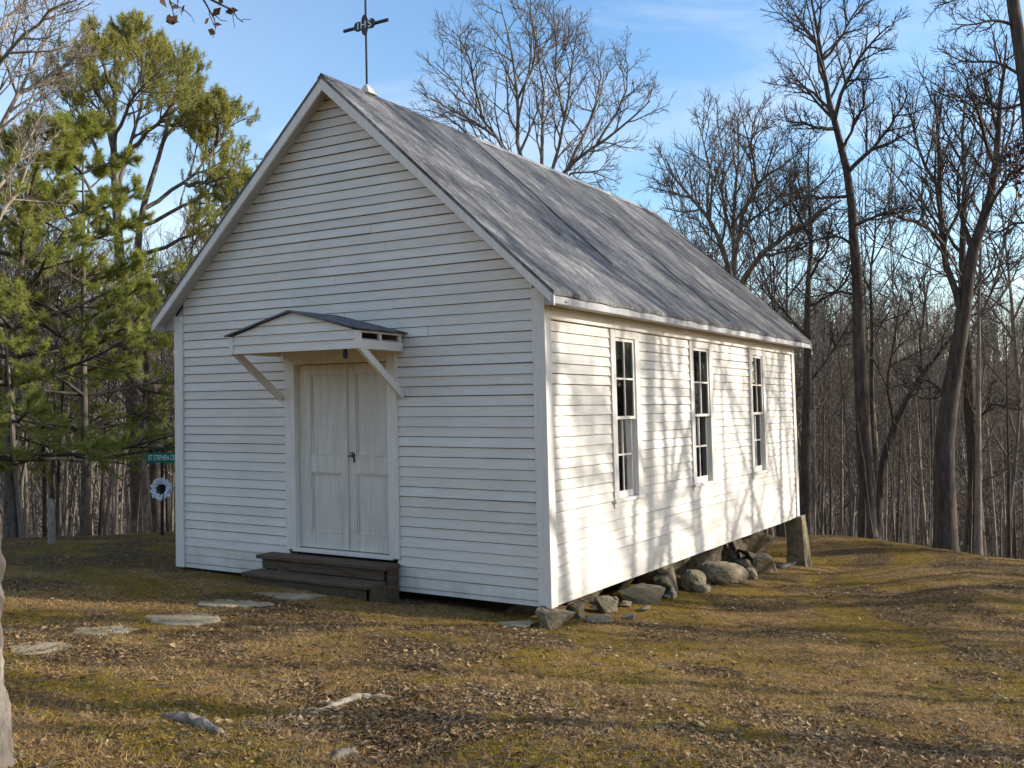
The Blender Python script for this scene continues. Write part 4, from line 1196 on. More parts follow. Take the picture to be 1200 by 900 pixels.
hero('bare_tree', 'slanting bare tree leaning to the right across the brown hillside', 24.5,
     [(1022, 650), (1028, 590), (1032, 550), (1048, 500), (1067, 460), (1080, 440), (1117, 393), (1135, 370), (1160, 330)],
     [(0.05, [(1050, 500), (1040, 440), (1050, 380), (1058, 330)]), (0.05, [(1080, 440), (1078, 380), (1090, 330), (1088, 290)]), (0.04, [(1065, 462), (1095, 470), (1120, 450)]),
      (0.04, [(1117, 393), (1125, 340), (1118, 300)])],
     BD, 0.15, 41, 4, 0.006, 7, 6, 3, 1.0)
hero('bare_tree', 'dark bare tree right behind the rear corner of the chapel', 23,
     [(943, 650), (943, 600), (945, 500), (947, 450), (945, 383), (947, 330), (952, 270), (946, 210), (950, 150)],
     [(0.06, [(946, 400), (925, 370), (905, 350), (890, 320)]), (0.05, [(946, 450), (970, 420), (1000, 375), (1015, 340)]), (0.05, [(948, 330), (970, 290), (975, 250)]),
      (0.045, [(946, 500), (925, 470), (915, 440)]), (0.05, [(950, 280), (930, 240), (925, 200)]), (0.045, [(947, 360), (985, 340), (1005, 300)])],
     BD, 0.15, 43, 4, 0.006, 8, 6, 3, 1.0)
hero('bare_tree', 'broad light barked bare tree forking behind the far slope of the roof', 24,
     [(872, 560), (870, 450), (866, 380), (860, 335)],
     [(0.10, [(862, 345), (853, 312), (833, 256), (807, 232), (790, 208), (780, 185)]), (0.09, [(861, 340), (858, 300), (859, 240), (866, 190), (864, 140)]),
      (0.11, [(866, 350), (880, 310), (903, 287), (928, 271), (958, 250), (985, 235)]), (0.09, [(862, 320), (871, 240), (888, 214), (910, 198), (935, 180)]),
      (0.05, [(833, 256), (835, 210), (822, 160), (825, 130)]), (0.05, [(807, 232), (792, 228), (775, 215)]), (0.05, [(858, 280), (845, 230), (848, 180), (840, 140)]),
      (0.05, [(888, 214), (880, 170), (890, 140)]), (0.05, [(903, 287), (900, 240), (908, 210)]), (0.045, [(856, 320), (830, 300), (805, 290)]), (0.05, [(928, 271), (925, 230), (935, 200)])],
     (BARK_TAN, BARK_GREY), 0.26, 47, 4, 0.006, 11, 7, 4, 1.1)
hero('bare_tree', 'slim curving bare tree between the leaning tree and the tall straight trunk', 25.5,
     [(1028, 650), (1026, 597), (1021, 500), (1022, 367), (1018, 327), (1028, 260), (1022, 200)],
     [(0.04, [(1022, 400), (1045, 360), (1060, 330)]), (0.04, [(1020, 340), (1000, 300), (985, 310)]), (0.04, [(1026, 270), (1045, 230), (1048, 190)])],
     BD, 0.10, 53, 4, 0.006, 8, 6, 3, 1.0)
# near oak at the right edge: its limb hangs into the top corner, some brown leaves still on
def leaf_cloud(rng, pts, n, size, spread):
    i = rng.randint(0, len(pts), n)
    c = pts[i] + rng.normal(0, spread, (n, 3))
    a = norm(rng.normal(0, 1, (n, 3))); b = norm(np.cross(a, rng.normal(0, 1, (n, 3)))); s = rng.uniform(0.6, 1.2, (n, 1)) * size
    V = np.stack([c - a * s, c + b * s * 0.55 + a * s * 0.1, c + a * s, c - b * s * 0.55], 1).reshape(-1, 3)
    return V, np.arange(n * 4), np.full(n, 4)
d_ = 19.5
ob = foot(1232, d_)
rng = np.random.RandomState(5)
T = resample([ob - [0, 0, .4], at(1226, 500, d_), at(1214, 250, d_), at(1204, 110, d_), at(1196, 60, d_), at(1186, 0, d_), at(1176, -80, d_), at(1165, -180, d_)], 18) - ob
rad = 0.19 * (1 - 0.5 * np.linspace(0, 1, 18))
LB = []
for pts in ([(1190, 30), (1165, 22), (1140, 30), (1115, 28)], [(1200, 90), (1165, 70), (1130, 75), (1105, 60)], [(1210, 200), (1190, 190), (1170, 200), (1150, 215)], [(1182, -30), (1150, -20), (1120, 0), (1095, 8)],
            [(1215, 260), (1185, 262), (1165, 280)], [(1204, 120), (1170, 130), (1150, 110), (1120, 112)]):
    dd = rng.uniform(-.8, .8); LB.append(resample([at(u, v, d_ + dd * i / 3) for i, (u, v) in enumerate(pts)], 9) - ob)
LB = np.array(LB); LR = np.repeat(np.linspace(0.035, 0.008, 9)[None], len(LB), 0)
dat = finish_crown(rng, [tubes(T[None], rad[None], 10)], (LB, LR), LB, LR, 4, 0.005, 8, 6, 3)
oak = tree_object('oak_tree', dat, BD, tuple(ob), 'dark oak at the right edge with a few brown leaves still on its limb', None)
lv = leaf_cloud(rng, np.array([at(1190, 188, d_), at(1186, 200, d_), at(1196, 178, d_), at(1192, 215, d_)]) - ob, 80, 0.075, 0.12)
link_mesh('brown_leaves', np_mesh('brown_leaves', *lv), DEADLEAF, oak)
# near trunk at the left edge, with the twig that hangs into the sky
d_ = 6.4
nb = hit(-44, 900)
d_ = float(np.dot(nb - C, fw))
rng = np.random.RandomState(15)
T = resample([nb - [0, 0, .3], nb + [0, 0, 0.02], at(-46, 760, d_), at(-48, 640, d_), at(-62, 480, d_), at(-60, 250, d_), at(-66, 60, d_), at(-70, -140, d_), at(-75, -360, d_)], 260) - nb
u = np.linspace(0, 1, 260)
rad = 0.195 * (1 - 0.5 * u) + 0.12 * np.exp(-u * 26)
LB = np.array([resample([at(-68, -120, d_), at(40, -90, d_ - .3), at(140, -45, d_ - .5), at(215, -18, d_ - .6), at(250, -2, d_ - .6), at(268, 10, d_ - .6)], 12) - nb,
               resample([at(-68, -120, d_), at(60, -110, d_ + .3), at(170, -40, d_ + .2), at(208, -6, d_ + .2), at(203, 12, d_ + .2)], 12) - nb])
LR = np.array([np.linspace(0.045, 0.004, 12), np.linspace(0.04, 0.003, 12)])
Pq, Rq = sprout(rng, LB[:, -5:], LR[:, -5:], 6, 0.3, 0.98, (0.4, 0.9), 0.35, 5, 0.25, -0.03, 0.005, 0.0022, 0.4, 0.10, 0.35)
Pq2, Rq2 = sprout(rng, Pq, Rq, 3, 0.3, 0.98, (0.4, 0.9), 0.5, 4, 0.25, -0.03, 0.0025, 0.0018, 0.4, 0.05, 0.2)
tv = tubes(T[None], rad[None], 60)
V = tv[0]; aa = np.tile(np.arange(60) / 60.0, 260); nn = (fbm(np.cos(aa * 6.283) * 5 + np.sin(aa * 6.283) * 3.1, np.sin(aa * 6.283) * 5 + V[:, 2] * 4.0, 77, 4) - 0.5) + 0.5 * (fbm(aa * 34, V[:, 2] * 9, 79, 3) - 0.5)
ctr_ = np.repeat(T, 60, 0); V = V + norm(V - ctr_) * (nn * 0.14)[:, None]
near = tree_object('oak_tree', (((V, tv[1], tv[2])), join([tubes(LB, LR, 6), tubes(Pq, Rq, 4), tubes(Pq2, Rq2, 3)])), (BARK_GREY, BARK_DARK), tuple(nb), 'rough barked trunk at the very left edge, nearest the camera')
lv = leaf_cloud(rng, np.array([Pq[i, -1] for i in range(len(Pq)) if i % 2 == 0] + [LB[0, -1], LB[1, -1]]), 26, 0.032, 0.025)
link_mesh('dead_leaves', np_mesh('dead_leaves', *lv), DEADLEAF, near)

# ------------------------------------------------------------------ pines
def needles(rng, tips, dirs, per, length, width, spread):
    n = len(tips)
    d = norm(dirs[:, None] * 1.0 + rng.normal(0, spread, (n, per, 3)))
    b = tips[:, None] - dirs[:, None] * rng.uniform(0, 0.16, (n, per, 1))
    s = norm(np.cross(d, rng.normal(0, 1, (n, per, 3)))) * width * 0.5
    ln = length * rng.uniform(0.7, 1.15, (n, per, 1))
    V = np.stack([b - s, b + s, b + d * ln + np.array([0, 0, -0.01])], 2).reshape(-1, 3)
    m = n * per
    return V, np.arange(m * 3), np.full(m, 3)
def pine(name, label, base, top_pts, r0, branches, seed, nm, per=26, nlen=0.10, nw=0.008, spread=0.55, n2=7, n3=5, droop=-0.02, up=0.05, k4=2, t2=0.28):
    """branches: list of (height fraction, azimuth, length, rise)"""
    rng = np.random.RandomState(seed)
    T = resample([base - [0, 0, .4]] + top_pts, 22) - base
    u = np.linspace(0, 1, 22); rad = r0 * (1 - 0.88 * u) * (1 + 0.3 * np.exp(-u * 20))
    P1, R1 = [], []
    for (f, az, ln, rise) in branches:
        i = f * 21; a = int(min(i, 20)); p = T[a] + (T[a + 1] - T[a]) * (i - a)
        d = np.array([math.cos(az), math.sin(az), rise]); d /= np.linalg.norm(d)
        Q = [p]; k = 9
        for s in range(1, k):
            d = d + np.array([rng.normal(0, 0.09), rng.normal(0, 0.09), rng.normal(0, 0.05) + (droop if s < 4 else up)]); d /= np.linalg.norm(d)
            Q.append(Q[-1] + d * ln / (k - 1))
        P1.append(Q); R1.append(np.linspace(min(0.02 + 0.012 * ln, r0 * 0.4), 0.010, k))
    P1 = np.array(P1); R1 = np.array(R1)
    P2, R2 = sprout(rng, P1, R1, n2, t2, 1.0, (0.5, 0.95), 0.38, 6, 0.13, 0.05, 0.014, 0.006, 0.55, 0.25, 1.4)
    P2[:, :, 2] = P2[:, :1, 2] + (P2[:, :, 2] - P2[:, :1, 2]) * 0.6
    P3, R3 = sprout(rng, P2, R2, n3, 0.3, 1.0, (0.4, 0.9), 0.5, 4, 0.14, 0.10, 0.007, 0.004, 0.4, 0.15, 0.6)
    e = empty(name, tuple(base), label, 'pine tree')
    tv = tubes(T[None], rad[None], 12)
    link_mesh('trunk', np_mesh('trunk', *tv, True), BARK_PINE, e)
    lim = link_mesh('limbs', np_mesh('limbs', *join([tubes(P1, R1, 6), tubes(P2, R2, 4), tubes(P3, R3, 3)]), True), BARK_DARK, e)
    tips = [P3[:, -1], P2[:, -1], P1[:, -1]]; dirs = [norm(P3[:, -1] - P3[:, -2]), norm(P2[:, -1] - P2[:, -2]), norm(P1[:, -1] - P1[:, -2])]
    for j in range(1, k4 + 1):
        if j < 3:
            tips.append(P3[:, -1 - j] * 0.5 + P3[:, -j] * 0.5); dirs.append(norm(P3[:, -1] - P3[:, -2]))
    tips = np.concatenate(tips); dirs = norm(np.concatenate(dirs) + np.array([0, 0, 0.12]))
    link_mesh('crown', np_mesh('crown', *needles(rng, tips, dirs, per, nlen, nw, spread)), nm, e)
    return e
def whorls(rng, f0, f1, n, per, l0, l1, rise0, rise1, prof=None):
    out = []
    for i in range(n):
        f = f0 + (f1 - f0) * (i + rng.uniform(-.15, .15)) / max(n - 1, 1); f = min(max(f, 0.02), 0.985)
        t = min(max((f - f0) / (f1 - f0), 0.0), 0.999); az0 = rng.uniform(0, 6.28)
        for j in range(per):
            ln = (l0 + (l1 - l0) * t) if prof is None else prof(t)
            out.append((f, az0 + 6.28 * j / per + rng.normal(0, 0.25), ln * rng.uniform(0.75, 1.15), rise0 + (rise1 - rise0) * t + rng.normal(0, 0.08)))
    return out
rng = np.random.RandomState(71)
WD = 19.5
pb = foot(14, WD)
pine('white_pine', 'bright green soft needled pine with level branches at the left edge', pb,
     [at(12, 560, WD), at(10, 420, WD), at(24, 330, WD), at(30, 220, WD), at(60, 150, WD)], 0.14,
     whorls(rng, 0.25, 0.97, 11, 4, 2.6, 0.7, 0.05, 0.7, lambda t: 3.3 * (1 - t) ** 0.8 + 0.5), 72, NEEDLE_GREEN, 32, 0.135, 0.010, 0.6, 8, 5, t2=0.3)
pb = foot(100, 20.3)
pine('white_pine', 'fuller bright green young pine between the edge pine and the chapel roof', pb,
     [at(100, 560, 20.3), at(98, 420, 20.3), at(98, 250, 20.3), at(96, 150, 20.3)], 0.10,
     whorls(rng, 0.22, 0.97, 10, 4, 2.0, 0.5, 0.05, 0.8, lambda t: 2.6 * (1 - t) ** 0.7 + 0.45), 73, NEEDLE_GREEN, 32, 0.135, 0.010, 0.6, 8, 5, t2=0.3)
def limb_pine(name, label, d, trunk, limbs, r0, seed, nm, per=36, nlen=0.12, nw=0.012, spread=0.9):
    rng = np.random.RandomState(seed)
    base = foot(trunk[0][0], d); org = base.copy()
    T = resample([base - [0, 0, .4]] + [at(u, v, d + rng.normal(0, .1)) for u, v in trunk[1:]], 22) - org
    u = np.linspace(0, 1, 22); rad = r0 * (1 - 0.85 * u) * (1 + 0.3 * np.exp(-u * 20))
    pool = [resample(T, 80)[8:]]; P1, R1 = [], []
    for lb in limbs:
        dd = lb[1] if len(lb) > 1 else rng.uniform(-0.8, 0.8)
        pts = lb[0]; cand = np.concatenate(pool); pu, pv, pz = project(cand + org)
        b_ = int(np.argmin((pu - pts[0][0]) ** 2 + (pv - pts[0][1]) ** 2)); d0 = pz[b_]; j = len(pts)
        L_ = [cand[b_] + org] + [at(q_[0], q_[1], d0 + dd * 1.8 * (i / max(j - 1, 1))) for i, q_ in enumerate(pts) if i > 0]
        Q = resample(L_, 9) - org; Q[1:-1] += rng.normal(0, 0.03, (7, 3)); pool.append(resample(Q, 30))
        P1.append(Q); R1.append(np.linspace(0.055, 0.014, 9))
    P1 = np.array(P1); R1 = np.array(R1)
    P2, R2 = sprout(rng, P1, R1, 13, 0.34, 1.0, (0.5, 1.1), 0.42, 6, 0.14, 0.05, 0.018, 0.008, 0.45, 0.35, 1.3)
    P3, R3 = sprout(rng, P2, R2, 6, 0.4, 1.0, (0.4, 1.0), 0.5, 4, 0.15, 0.06, 0.009, 0.005, 0.4, 0.15, 0.5)
    e = empty(name, tuple(org), label, 'pine tree')
    link_mesh('trunk', np_mesh('trunk', *tubes(T[None], rad[None], 12), True), BARK_PINE, e)
    link_mesh('limbs', np_mesh('limbs', *join([tubes(P1, R1, 6), tubes(P2, R2, 4), tubes(P3, R3, 3)]), True), BARK_GREY, e)
    tips = np.concatenate([P3[:, -1], P2[:, -1], P3[:, 2]]); dirs = norm(np.concatenate([P3[:, -1] - P3[:, -2], P2[:, -1] - P2[:, -2], P3[:, -1] - P3[:, -2]]) + [0, 0, .25])
    link_mesh('crown', np_mesh('crown', *needles(rng, tips, dirs, per, nlen, nw, spread)), nm, e)
    return e
limb_pine('scrub_pine', 'tall olive pine with an open rounded crown, highest at the left of the chapel', 22.0,
          [(168, 640), (164, 560), (152, 430), (140, 300), (134, 207), (132, 133), (138, 80), (134, 40)],
          [([(136, 230), (143, 200), (157, 160), (168, 110), (172, 60)],), ([(157, 175), (187, 143), (208, 110), (215, 75)],), ([(135, 210), (103, 157), (80, 100), (68, 78)],),
           ([(133, 150), (110, 97), (100, 60)],), ([(133, 110), (113, 60), (116, 38)],), ([(138, 90), (158, 60), (160, 35)],), ([(140, 270), (110, 230), (85, 190), (62, 160)],),
           ([(136, 85), (145, 50), (150, 28)],), ([(134, 180), (120, 130), (92, 110)], 1.0), ([(134, 170), (150, 120), (185, 85)], -1.0), ([(187, 143), (205, 150), (228, 128)],), ([(168, 110), (190, 80), (192, 55)],)],
          0.21, 75, NEEDLE_OLIVE)
limb_pine('scrub_pine', 'olive yellow pine spreading its limbs toward the chapel roof edge', 23.0,
          [(188, 640), (182, 520), (172, 400), (160, 300), (164, 250), (180, 205), (196, 150), (205, 110)],
          [([(166, 245), (217, 213), (253, 173), (268, 140)],), ([(170, 270), (213, 247), (253, 217), (285, 185)],), ([(190, 165), (215, 140), (235, 105)],), ([(160, 300), (210, 285), (250, 262), (282, 225)],),
           ([(165, 330), (205, 320), (235, 300), (262, 268)],), ([(217, 213), (240, 215), (275, 205)],), ([(200, 130), (190, 100), (185, 85)],), ([(168, 360), (200, 350), (225, 330)],),
           ([(253, 173), (255, 140), (246, 115)],), ([(172, 400), (205, 390), (218, 365)], 0.5), ([(253, 217), (275, 235), (292, 228)],), ([(215, 140), (240, 140), (252, 128)],)],
          0.19, 76, NEEDLE_OLIVE)
hero('bare_tree', 'brownish twiggy bare tree reaching into the top left corner of the sky', 17.5,
     [(-40, 640), (-36, 500), (-30, 350), (-26, 220), (-24, 120), (-20, 40), (-16, -40)],
     [(0.07, [(-26, 200), (0, 150), (22, 110), (50, 60), (62, 20)]), (0.06, [(-24, 110), (0, 70), (30, 40), (60, 10), (90, 0)]), (0.06, [(-28, 300), (5, 250), (30, 200), (45, 160)]),
      (0.05, [(-22, 60), (10, 25), (30, -10)]), (0.05, [(-26, 240), (10, 210), (40, 150), (70, 110)]), (0.05, [(22, 110), (50, 95), (80, 70), (100, 62)])],
     (BARK_TAN, BARK_TAN), 0.13, 83, 4, 0.005, 11, 7, 4, 1.0)

# ------------------------------------------------------------------ the woods: individual bare trees, copied from a few kinds
protos = {}
def proto(key, *a, **k):
    mats = k.pop('mats'); nm = k.pop('nm', 'bare_tree')
    protos[key] = [nm, bare_tree_data(*a, **k), mats, None]
proto('a', 101, 14.5, 0.17, limbs=12, mats=BG); proto('b', 102, 13.0, 0.13, limbs=11, fork=False, mats=BG)
proto('c', 103, 15.5, 0.20, limbs=12, mats=BD); proto('d', 104, 12.0, 0.11, limbs=10, fork=False, crown0=0.45, mats=BD)
proto('e', 105, 14.0, 0.15, limbs=11, crown0=0.4, mats=(BARK_TAN, BARK_GREY)); proto('f', 106, 10.5, 0.085, limbs=10, fork=False, crown0=0.4, mats=(BARK_TAN, BARK_GREY))
proto('g', 107, 8.0, 0.05, limbs=9, fork=False, crown0=0.3, mats=BG, nm='sapling'); proto('h', 108, 9.0, 0.06, limbs=9, fork=False, crown0=0.25, lean=0.12, mats=BD, nm='sapling')
proto('i', 109, 13.5, 0.12, limbs=12, fork=False, crown0=0.55, wob=0.015, mats=(BARK_TAN, BARK_GREY))
proto('j', 110, 12.5, 0.085, limbs=9, fork=False, crown0=0.62, wob=0.012, lean=0.02, mats=BG); proto('k', 111, 11.0, 0.06, limbs=8, fork=False, crown0=0.6, wob=0.018, lean=0.05, mats=(BARK_TAN, BARK_GREY))
proto('l', 112, 13.0, 0.10, limbs=9, fork=False, crown0=0.66, wob=0.012, lean=0.02, mats=BD)
def plant(key, loc, rot, scale, label, group):
    p = protos[key]
    if p[3] is None:
        p[3] = tree_object(p[0], p[1], p[2], loc, label, group, rot=rot, scale=scale); return p[3]
    return copy_tree(p[3], loc, rot, scale, label, group)
rng = np.random.RandomState(2)
HT = dict(j=12.5, k=11, l=13, a=14.5, b=13, c=15.5, d=12, e=14, f=10.5, g=8, h=9, i=13.5)
LABELS = {'left': ('slim bare tree in the sunlit wood left of the chapel', 'bare trees in the left wood'),
          'right': ('bare tree in the dim wood right of the chapel', 'bare trees in the right wood'),
          'mid': ('bare tree whose crown shows above the chapel roof', 'bare trees behind the chapel')}
placed = []
def try_plant(zone, u, d, keys):
    q = foot(u, d)
    if math.hypot(q[0] + 1, q[1] - 1) < 12.6: return False
    if -7.5 < q[0] < 2 and -2 < q[1] < 12: return False
    if any((q[0] - p[0]) ** 2 + (q[1] - p[1]) ** 2 < 0.7 for p in placed): return False
    k = keys[rng.randint(len(keys))]
    sc = rng.uniform(0.8, 1.15)
    top_ = project(q + np.array([0, 0, HT[k] * sc]))
    lim = np.interp(u, [-40, 90, 300, 560, 740, 800, 900, 1000, 1240], [150, 300, 250, 300, 300, 185, 160, 120, 90])
    if zone == 'right' and rng.uniform() < 0.70: lim = rng.uniform(300, 420)
    if top_[1] < lim:
        need = (C[2] - q[2] + (450 - lim) / FPX * d + d * PITCH)
        sc = need / HT[k] * rng.uniform(0.85, 1.0)
        if sc < 0.45: return False
    if 250 < u < 700 and top_[1] > 480: return False
    placed.append(q)
    plant(k, tuple(q), rng.uniform(0, 6.28), sc, *LABELS[zone])
    return True
cnt = 0
for i in range(900):
    if cnt >= 112: break
    u = rng.uniform(-60, 300); d = 17.5 + 32 * rng.uniform(0, 1) ** 1.3
    cnt += try_plant('left', u, d, 'abeffijjkkllid')
cnt = 0
for i in range(1800):
    if cnt >= 150: break
    u = rng.uniform(780, 1260); d = 21.5 + 36 * rng.uniform(0, 1) ** 1.2
    cnt += try_plant('right', u, d, 'abdfhijjjkkkklll')
cnt = 0
for i in range(200):
    if cnt >= 12: break
    u = rng.uniform(690, 800); d = rng.uniform(30, 48)
    cnt += try_plant('mid', u, d, 'abdf')
# trees out on the sunny side, off to the right: they throw the striped shade on the side wall and the grass
SH = [(1.0, 12, 'b', 1.25), (2.0, 13, 'c', 0.95), (3.2, 11.5, 'l', 1.2), (4.3, 14, 'e', 1.1), (5.3, 12, 'k', 1.3), (6.3, 14.5, 'i', 1.2), (7.6, 13, 'b', 1.2), (2.9, 17, 'h', 1.6), (0.2, 16, 'h', 1.5),
      (9.4, 16, 'd', 1.3), (11.2, 18, 'i', 1.2), (-2.6, 15, 'j', 1.2), (-4.6, 17, 'e', 1.2), (-6.8, 18, 'k', 1.3), (-9.0, 21, 'b', 1.2), (13.0, 20, 'l', 1.2)]
for (wy, t, k, s) in SH:
    p = np.array([0, wy, 1.2]) + TOSUN / math.cos(SUN_EL) * t
    plant(k, (p[0], p[1], gz(p[0], p[1])), rng.uniform(0, 6.28), s, 'bare tree on the sunny slope throwing shadows on the side wall', 'bare trees on the sunny side')
for k, p in protos.items():
    if p[3] is None: print('unused', k)

# undergrowth: thin stems too many to count
def stems(rng, n, zones):
    U = []; 
    for (u0, u1, d0, d1, m) in zones:
        uu = rng.uniform(u0, u1, m); dd = d0 + (d1 - d0) * rng.uniform(0, 1, m) ** 1.3
        for a, b in zip(uu, dd): U.append(foot(a, b))
    U = np.array(U)
    U = U[np.hypot(U[:, 0] + 1, U[:, 1] - 1) > 12.3]
    n = len(U); k = 6
    d = norm(np.stack([rng.normal(0, .08, n), rng.normal(0, .08, n), np.ones(n)], -1)); ln = rng.uniform(1.0, 6.5, n)
    P = np.zeros((n, k, 3)); P[:, 0] = U - [0, 0, .1]
    for s in range(1, k):
        d = norm(d + rng.normal(0, .05, (n, 3))); P[:, s] = P[:, s - 1] + d * (ln / (k - 1))[:, None]
    r = rng.uniform(0.008, 0.026, n)
    Rr = r[:, None] * np.linspace(1, 0.3, k)[None]
    P2, R2 = sprout(rng, P, Rr, 5, 0.35, 1.0, (0.4, 0.9), 0.30, 4, 0.2, 0.08, 0.008, 0.005, 0.4, 0.2, 1.6)
    P3, R3 = sprout(rng, P2, R2, 3, 0.3, 1.0, (0.4, 1.0), 0.5, 3, 0.2, 0.05, 0.006, 0.004, 0.4, 0.15, 0.8)
    return join([tubes(P, Rr, 4), tubes(P2, R2, 3), tubes(P3, R3, 3)])
rs = np.random.RandomState(33)
o = link_mesh('undergrowth', np_mesh('undergrowth', *stems(rs, 0, [(-60, 260, 17.5, 45, 260), (900, 1260, 21.5, 55, 200)])), STEMS)
tag(o, 'tangle of thin bare stems filling the wood floor on both sides', 'undergrowth', kind='stuff')

# far wooded slopes: one mass
def far_wood(rng, n):
    ang = rng.uniform(R(-40), R(110), n); dist = 55 + 165 * rng.uniform(0, 1, n) ** 0.8
    a = YAW + ang
    x = C[0] + np.sin(a) * dist; y = C[1] + np.cos(a) * dist
    z = ground_h(x, y)
    B = np.stack([x, y, z], -1)
    h = rng.uniform(8, 13, n)
    # trunks
    P = np.stack([B - [0, 0, .5], B + np.stack([rng.normal(0, .2, n), rng.normal(0, .2, n), h * .55], -1), B + np.stack([rng.normal(0, .4, n), rng.normal(0, .4, n), h], -1)], 1)
    Rr = np.stack([0.15 * np.ones(n), 0.10 * np.ones(n), 0.02 * np.ones(n)], 1) * rng.uniform(.6, 1.3, n)[:, None]
    T = tubes(P, Rr, 3)
    m = 26
    t = rng.uniform(0.3, 1.0, (n, m))
    s0 = B[:, None] + np.stack([np.zeros((n, m)), np.zeros((n, m)), t * h[:, None]], -1)
    az = rng.uniform(0, 6.28, (n, m)); el = rng.uniform(0.3, 1.2, (n, m)); ln = rng.uniform(1.2, 3.2, (n, m)) * (1.25 - 0.6 * t)
    d = np.stack([np.cos(az) * np.cos(el), np.sin(az) * np.cos(el), np.sin(el)], -1)
    e = s0 + d * ln[..., None]
    sd = norm(np.cross(d, rng.normal(0, 1, (n, m, 3)))) * 0.045
    V1 = np.stack([s0 - sd, s0 + sd, e], 2).reshape(-1, 3)
    # twigs
    w = 3
    f = rng.uniform(0.3, 1, (n, m, w, 1)); tb = s0[:, :, None] * (1 - f) + e[:, :, None] * f
    td = norm(d[:, :, None] + rng.normal(0, .6, (n, m, w, 3))); te = tb + td * rng.uniform(.5, 1.3, (n, m, w, 1))
    ts = norm(np.cross(td, rng.normal(0, 1, (n, m, w, 3)))) * 0.035
    V2 = np.stack([tb - ts, tb + ts, te], 3).reshape(-1, 3)
    return join([T, (V1, np.arange(len(V1)), np.full(len(V1) // 3, 3)), (V2, np.arange(len(V2)), np.full(len(V2) // 3, 3))])
o = link_mesh('far_wood', np_mesh('far_wood', *far_wood(np.random.RandomState(44), 5600)), FARTWIG)
tag(o, 'brown leafless wood covering the far hillside beyond the crest', 'wood', kind='stuff')

# ------------------------------------------------------------------ grass, moss and fallen leaves on the ground
def field_points(rng, n):
    # more of them close to the camera, inside the view
    u = rng.uniform(-60, 1260, n); v = 610 + 330 * rng.uniform(0, 1, n) ** 0.85
    X_, Y_ = [], []
    rays = fw[None] + ((u - 600) / FPX)[:, None] * RT[None] - ((v - 450) / FPX)[:, None] * UP[None]
    t = (-0.1 - C[2]) / rays[:, 2]
    for _ in range(4):
        q = C + rays * t[:, None]
        t = (ground_h(q[:, 0], q[:, 1]) - C[2]) / rays[:, 2]
    ok = (t > 2) & (t < 26)
    q = (C + rays * t[:, None])[ok]
    q = q[:, :2] + rng.normal(0, 0.15, (len(q), 2))
    inside = (q[:, 0] > -5.5) & (q[:, 0] < 0.02) & (q[:, 1] > 0.0) & (q[:, 1] < 9.2)
    step = (q[:, 0] > -3.8) & (q[:, 0] < -1.8) & (q[:, 1] > -0.62) & (q[:, 1] < 0.1)
    q = q[~inside & ~step]
    return q
def blades(rng, q, ln, wd, flat):
    n = len(q)
    z = ground_h(q[:, 0], q[:, 1])
    b = np.stack([q[:, 0], q[:, 1], z - 0.004], -1)
    az = rng.uniform(0, 6.28, n); el = rng.uniform(flat[0], flat[1], n)
    d = np.stack([np.cos(az) * np.cos(el), np.sin(az) * np.cos(el), np.sin(el)], -1)
    s = norm(np.cross(d, rng.normal(0, 1, (n, 3)))) * (wd * rng.uniform(.6, 1.3, n))[:, None]
    L_ = ln * rng.uniform(.5, 1.3, n)[:, None]
    V = np.stack([b - s, b + s, b + d * L_ + np.array([0, 0, 0.004])], 1).reshape(-1, 3)
    return V, np.arange(n * 3), np.full(n, 3)
rs = np.random.RandomState(55)
q = field_points(rs, 230000)
mm = moss_mask(q[:, 0], q[:, 1]); lm = litter_shade_mask(q[:, 0], q[:, 1]); rr = rs.uniform(0, 1, len(q))
dry = q[(rr > mm * 0.85) & (rr > lm * 0.6)]
o = link_mesh('dry_grass', np_mesh('dry_grass', *blades(rs, dry, 0.055, 0.0022, (0.05, 0.9))), GRASS)
tag(o, 'short dry tan grass scattered over the clearing', 'grass', kind='stuff')
q = field_points(rs, 200000)
mm = moss_mask(q[:, 0], q[:, 1]); lm = litter_shade_mask(q[:, 0], q[:, 1]); rr = rs.uniform(0, 1, len(q))
ms = q[(rr < mm) & (rr > lm * 0.7)]
o = link_mesh('moss', np_mesh('moss', *blades(rs, ms, 0.022, 0.0026, (0.3, 1.4))), MOSSBLADE)
tag(o, 'low golden green moss growing in patches on the clearing', 'moss', kind='stuff')
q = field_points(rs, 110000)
lm = litter_shade_mask(q[:, 0], q[:, 1]); rr = rs.uniform(0, 1, len(q))
lf = q[rr < 0.09 + 0.55 * lm]
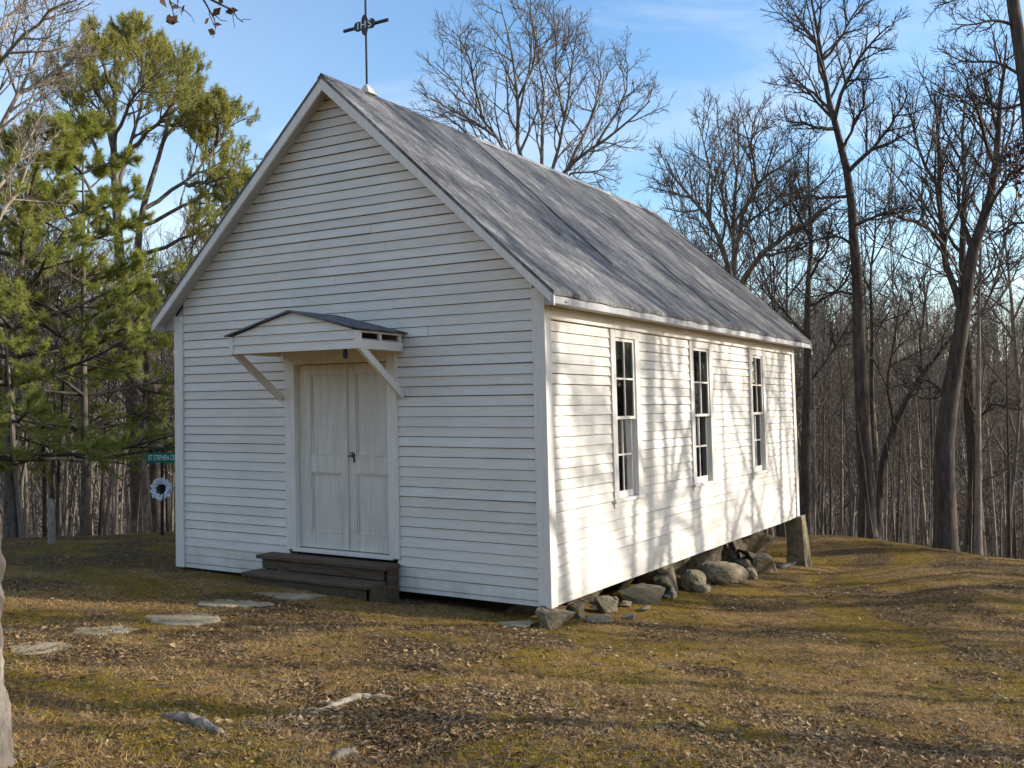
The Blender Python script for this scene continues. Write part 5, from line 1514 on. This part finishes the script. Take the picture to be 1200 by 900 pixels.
def leaves(rng, q):
    n = len(q); z = ground_h(q[:, 0], q[:, 1])
    c = np.stack([q[:, 0], q[:, 1], z + rng.uniform(0.002, 0.014, n)], -1)
    az = rng.uniform(0, 6.28, n); nrm = norm(np.stack([rng.normal(0, .35, n), rng.normal(0, .35, n), np.ones(n)], -1))
    a = np.stack([np.cos(az), np.sin(az), np.zeros(n)], -1); a = norm(a - nrm * (a * nrm).sum(1, keepdims=True)); b = np.cross(nrm, a)
    s = (0.008 + 0.026 * rng.uniform(0, 1, n) ** 1.8)[:, None]; w = rng.uniform(0.35, 0.6, n)[:, None]; cu = rng.uniform(0.0, 0.5, n)[:, None]; cu2 = rng.uniform(-.2, .4, n)[:, None]
    V = np.stack([c - a * s + nrm * s * cu2, c + nrm * 0, c + a * s + nrm * s * cu2, c + b * s * w + nrm * s * cu, c - b * s * w + nrm * s * cu], 1).reshape(-1, 3)
    base = (np.arange(n) * 5)[:, None]
    F = np.concatenate([base + np.array([[0, 1, 3]]), base + np.array([[1, 2, 3]]), base + np.array([[0, 4, 1]]), base + np.array([[1, 4, 2]])], 1).reshape(-1)
    return V, F, np.full(n * 4, 3)
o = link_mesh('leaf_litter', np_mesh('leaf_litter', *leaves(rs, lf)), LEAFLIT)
tag(o, 'curled brown fallen leaves lying over the grass and moss', 'leaves', kind='stuff')

q = field_points(rs, 5200)
def sticks(rng, q):
    n = len(q); k = 4
    z = ground_h(q[:, 0], q[:, 1]); az = rng.uniform(0, 6.28, n); ln = rng.uniform(0.03, 0.22, n) ** 1.0
    d = np.stack([np.cos(az), np.sin(az), rng.normal(0.02, .08, n)], -1)
    P = np.zeros((n, k, 3)); P[:, 0] = np.stack([q[:, 0], q[:, 1], z + 0.006], -1)
    for i in range(1, k):
        d = norm(d + rng.normal(0, .18, (n, 3)) * [1, 1, .3]); P[:, i] = P[:, i - 1] + d * (ln / (k - 1))[:, None]
        P[:, i, 2] = np.maximum(P[:, i, 2], ground_h(P[:, i, 0], P[:, i, 1]) + 0.004)
    return tubes(P, rng.uniform(0.0015, 0.0042, n)[:, None] * np.linspace(1, .5, k)[None], 4)
o = link_mesh('fallen_twigs', np_mesh('fallen_twigs', *sticks(rs, q)), STEMS)
tag(o, 'small fallen twigs scattered over the clearing', 'twigs', kind='stuff')
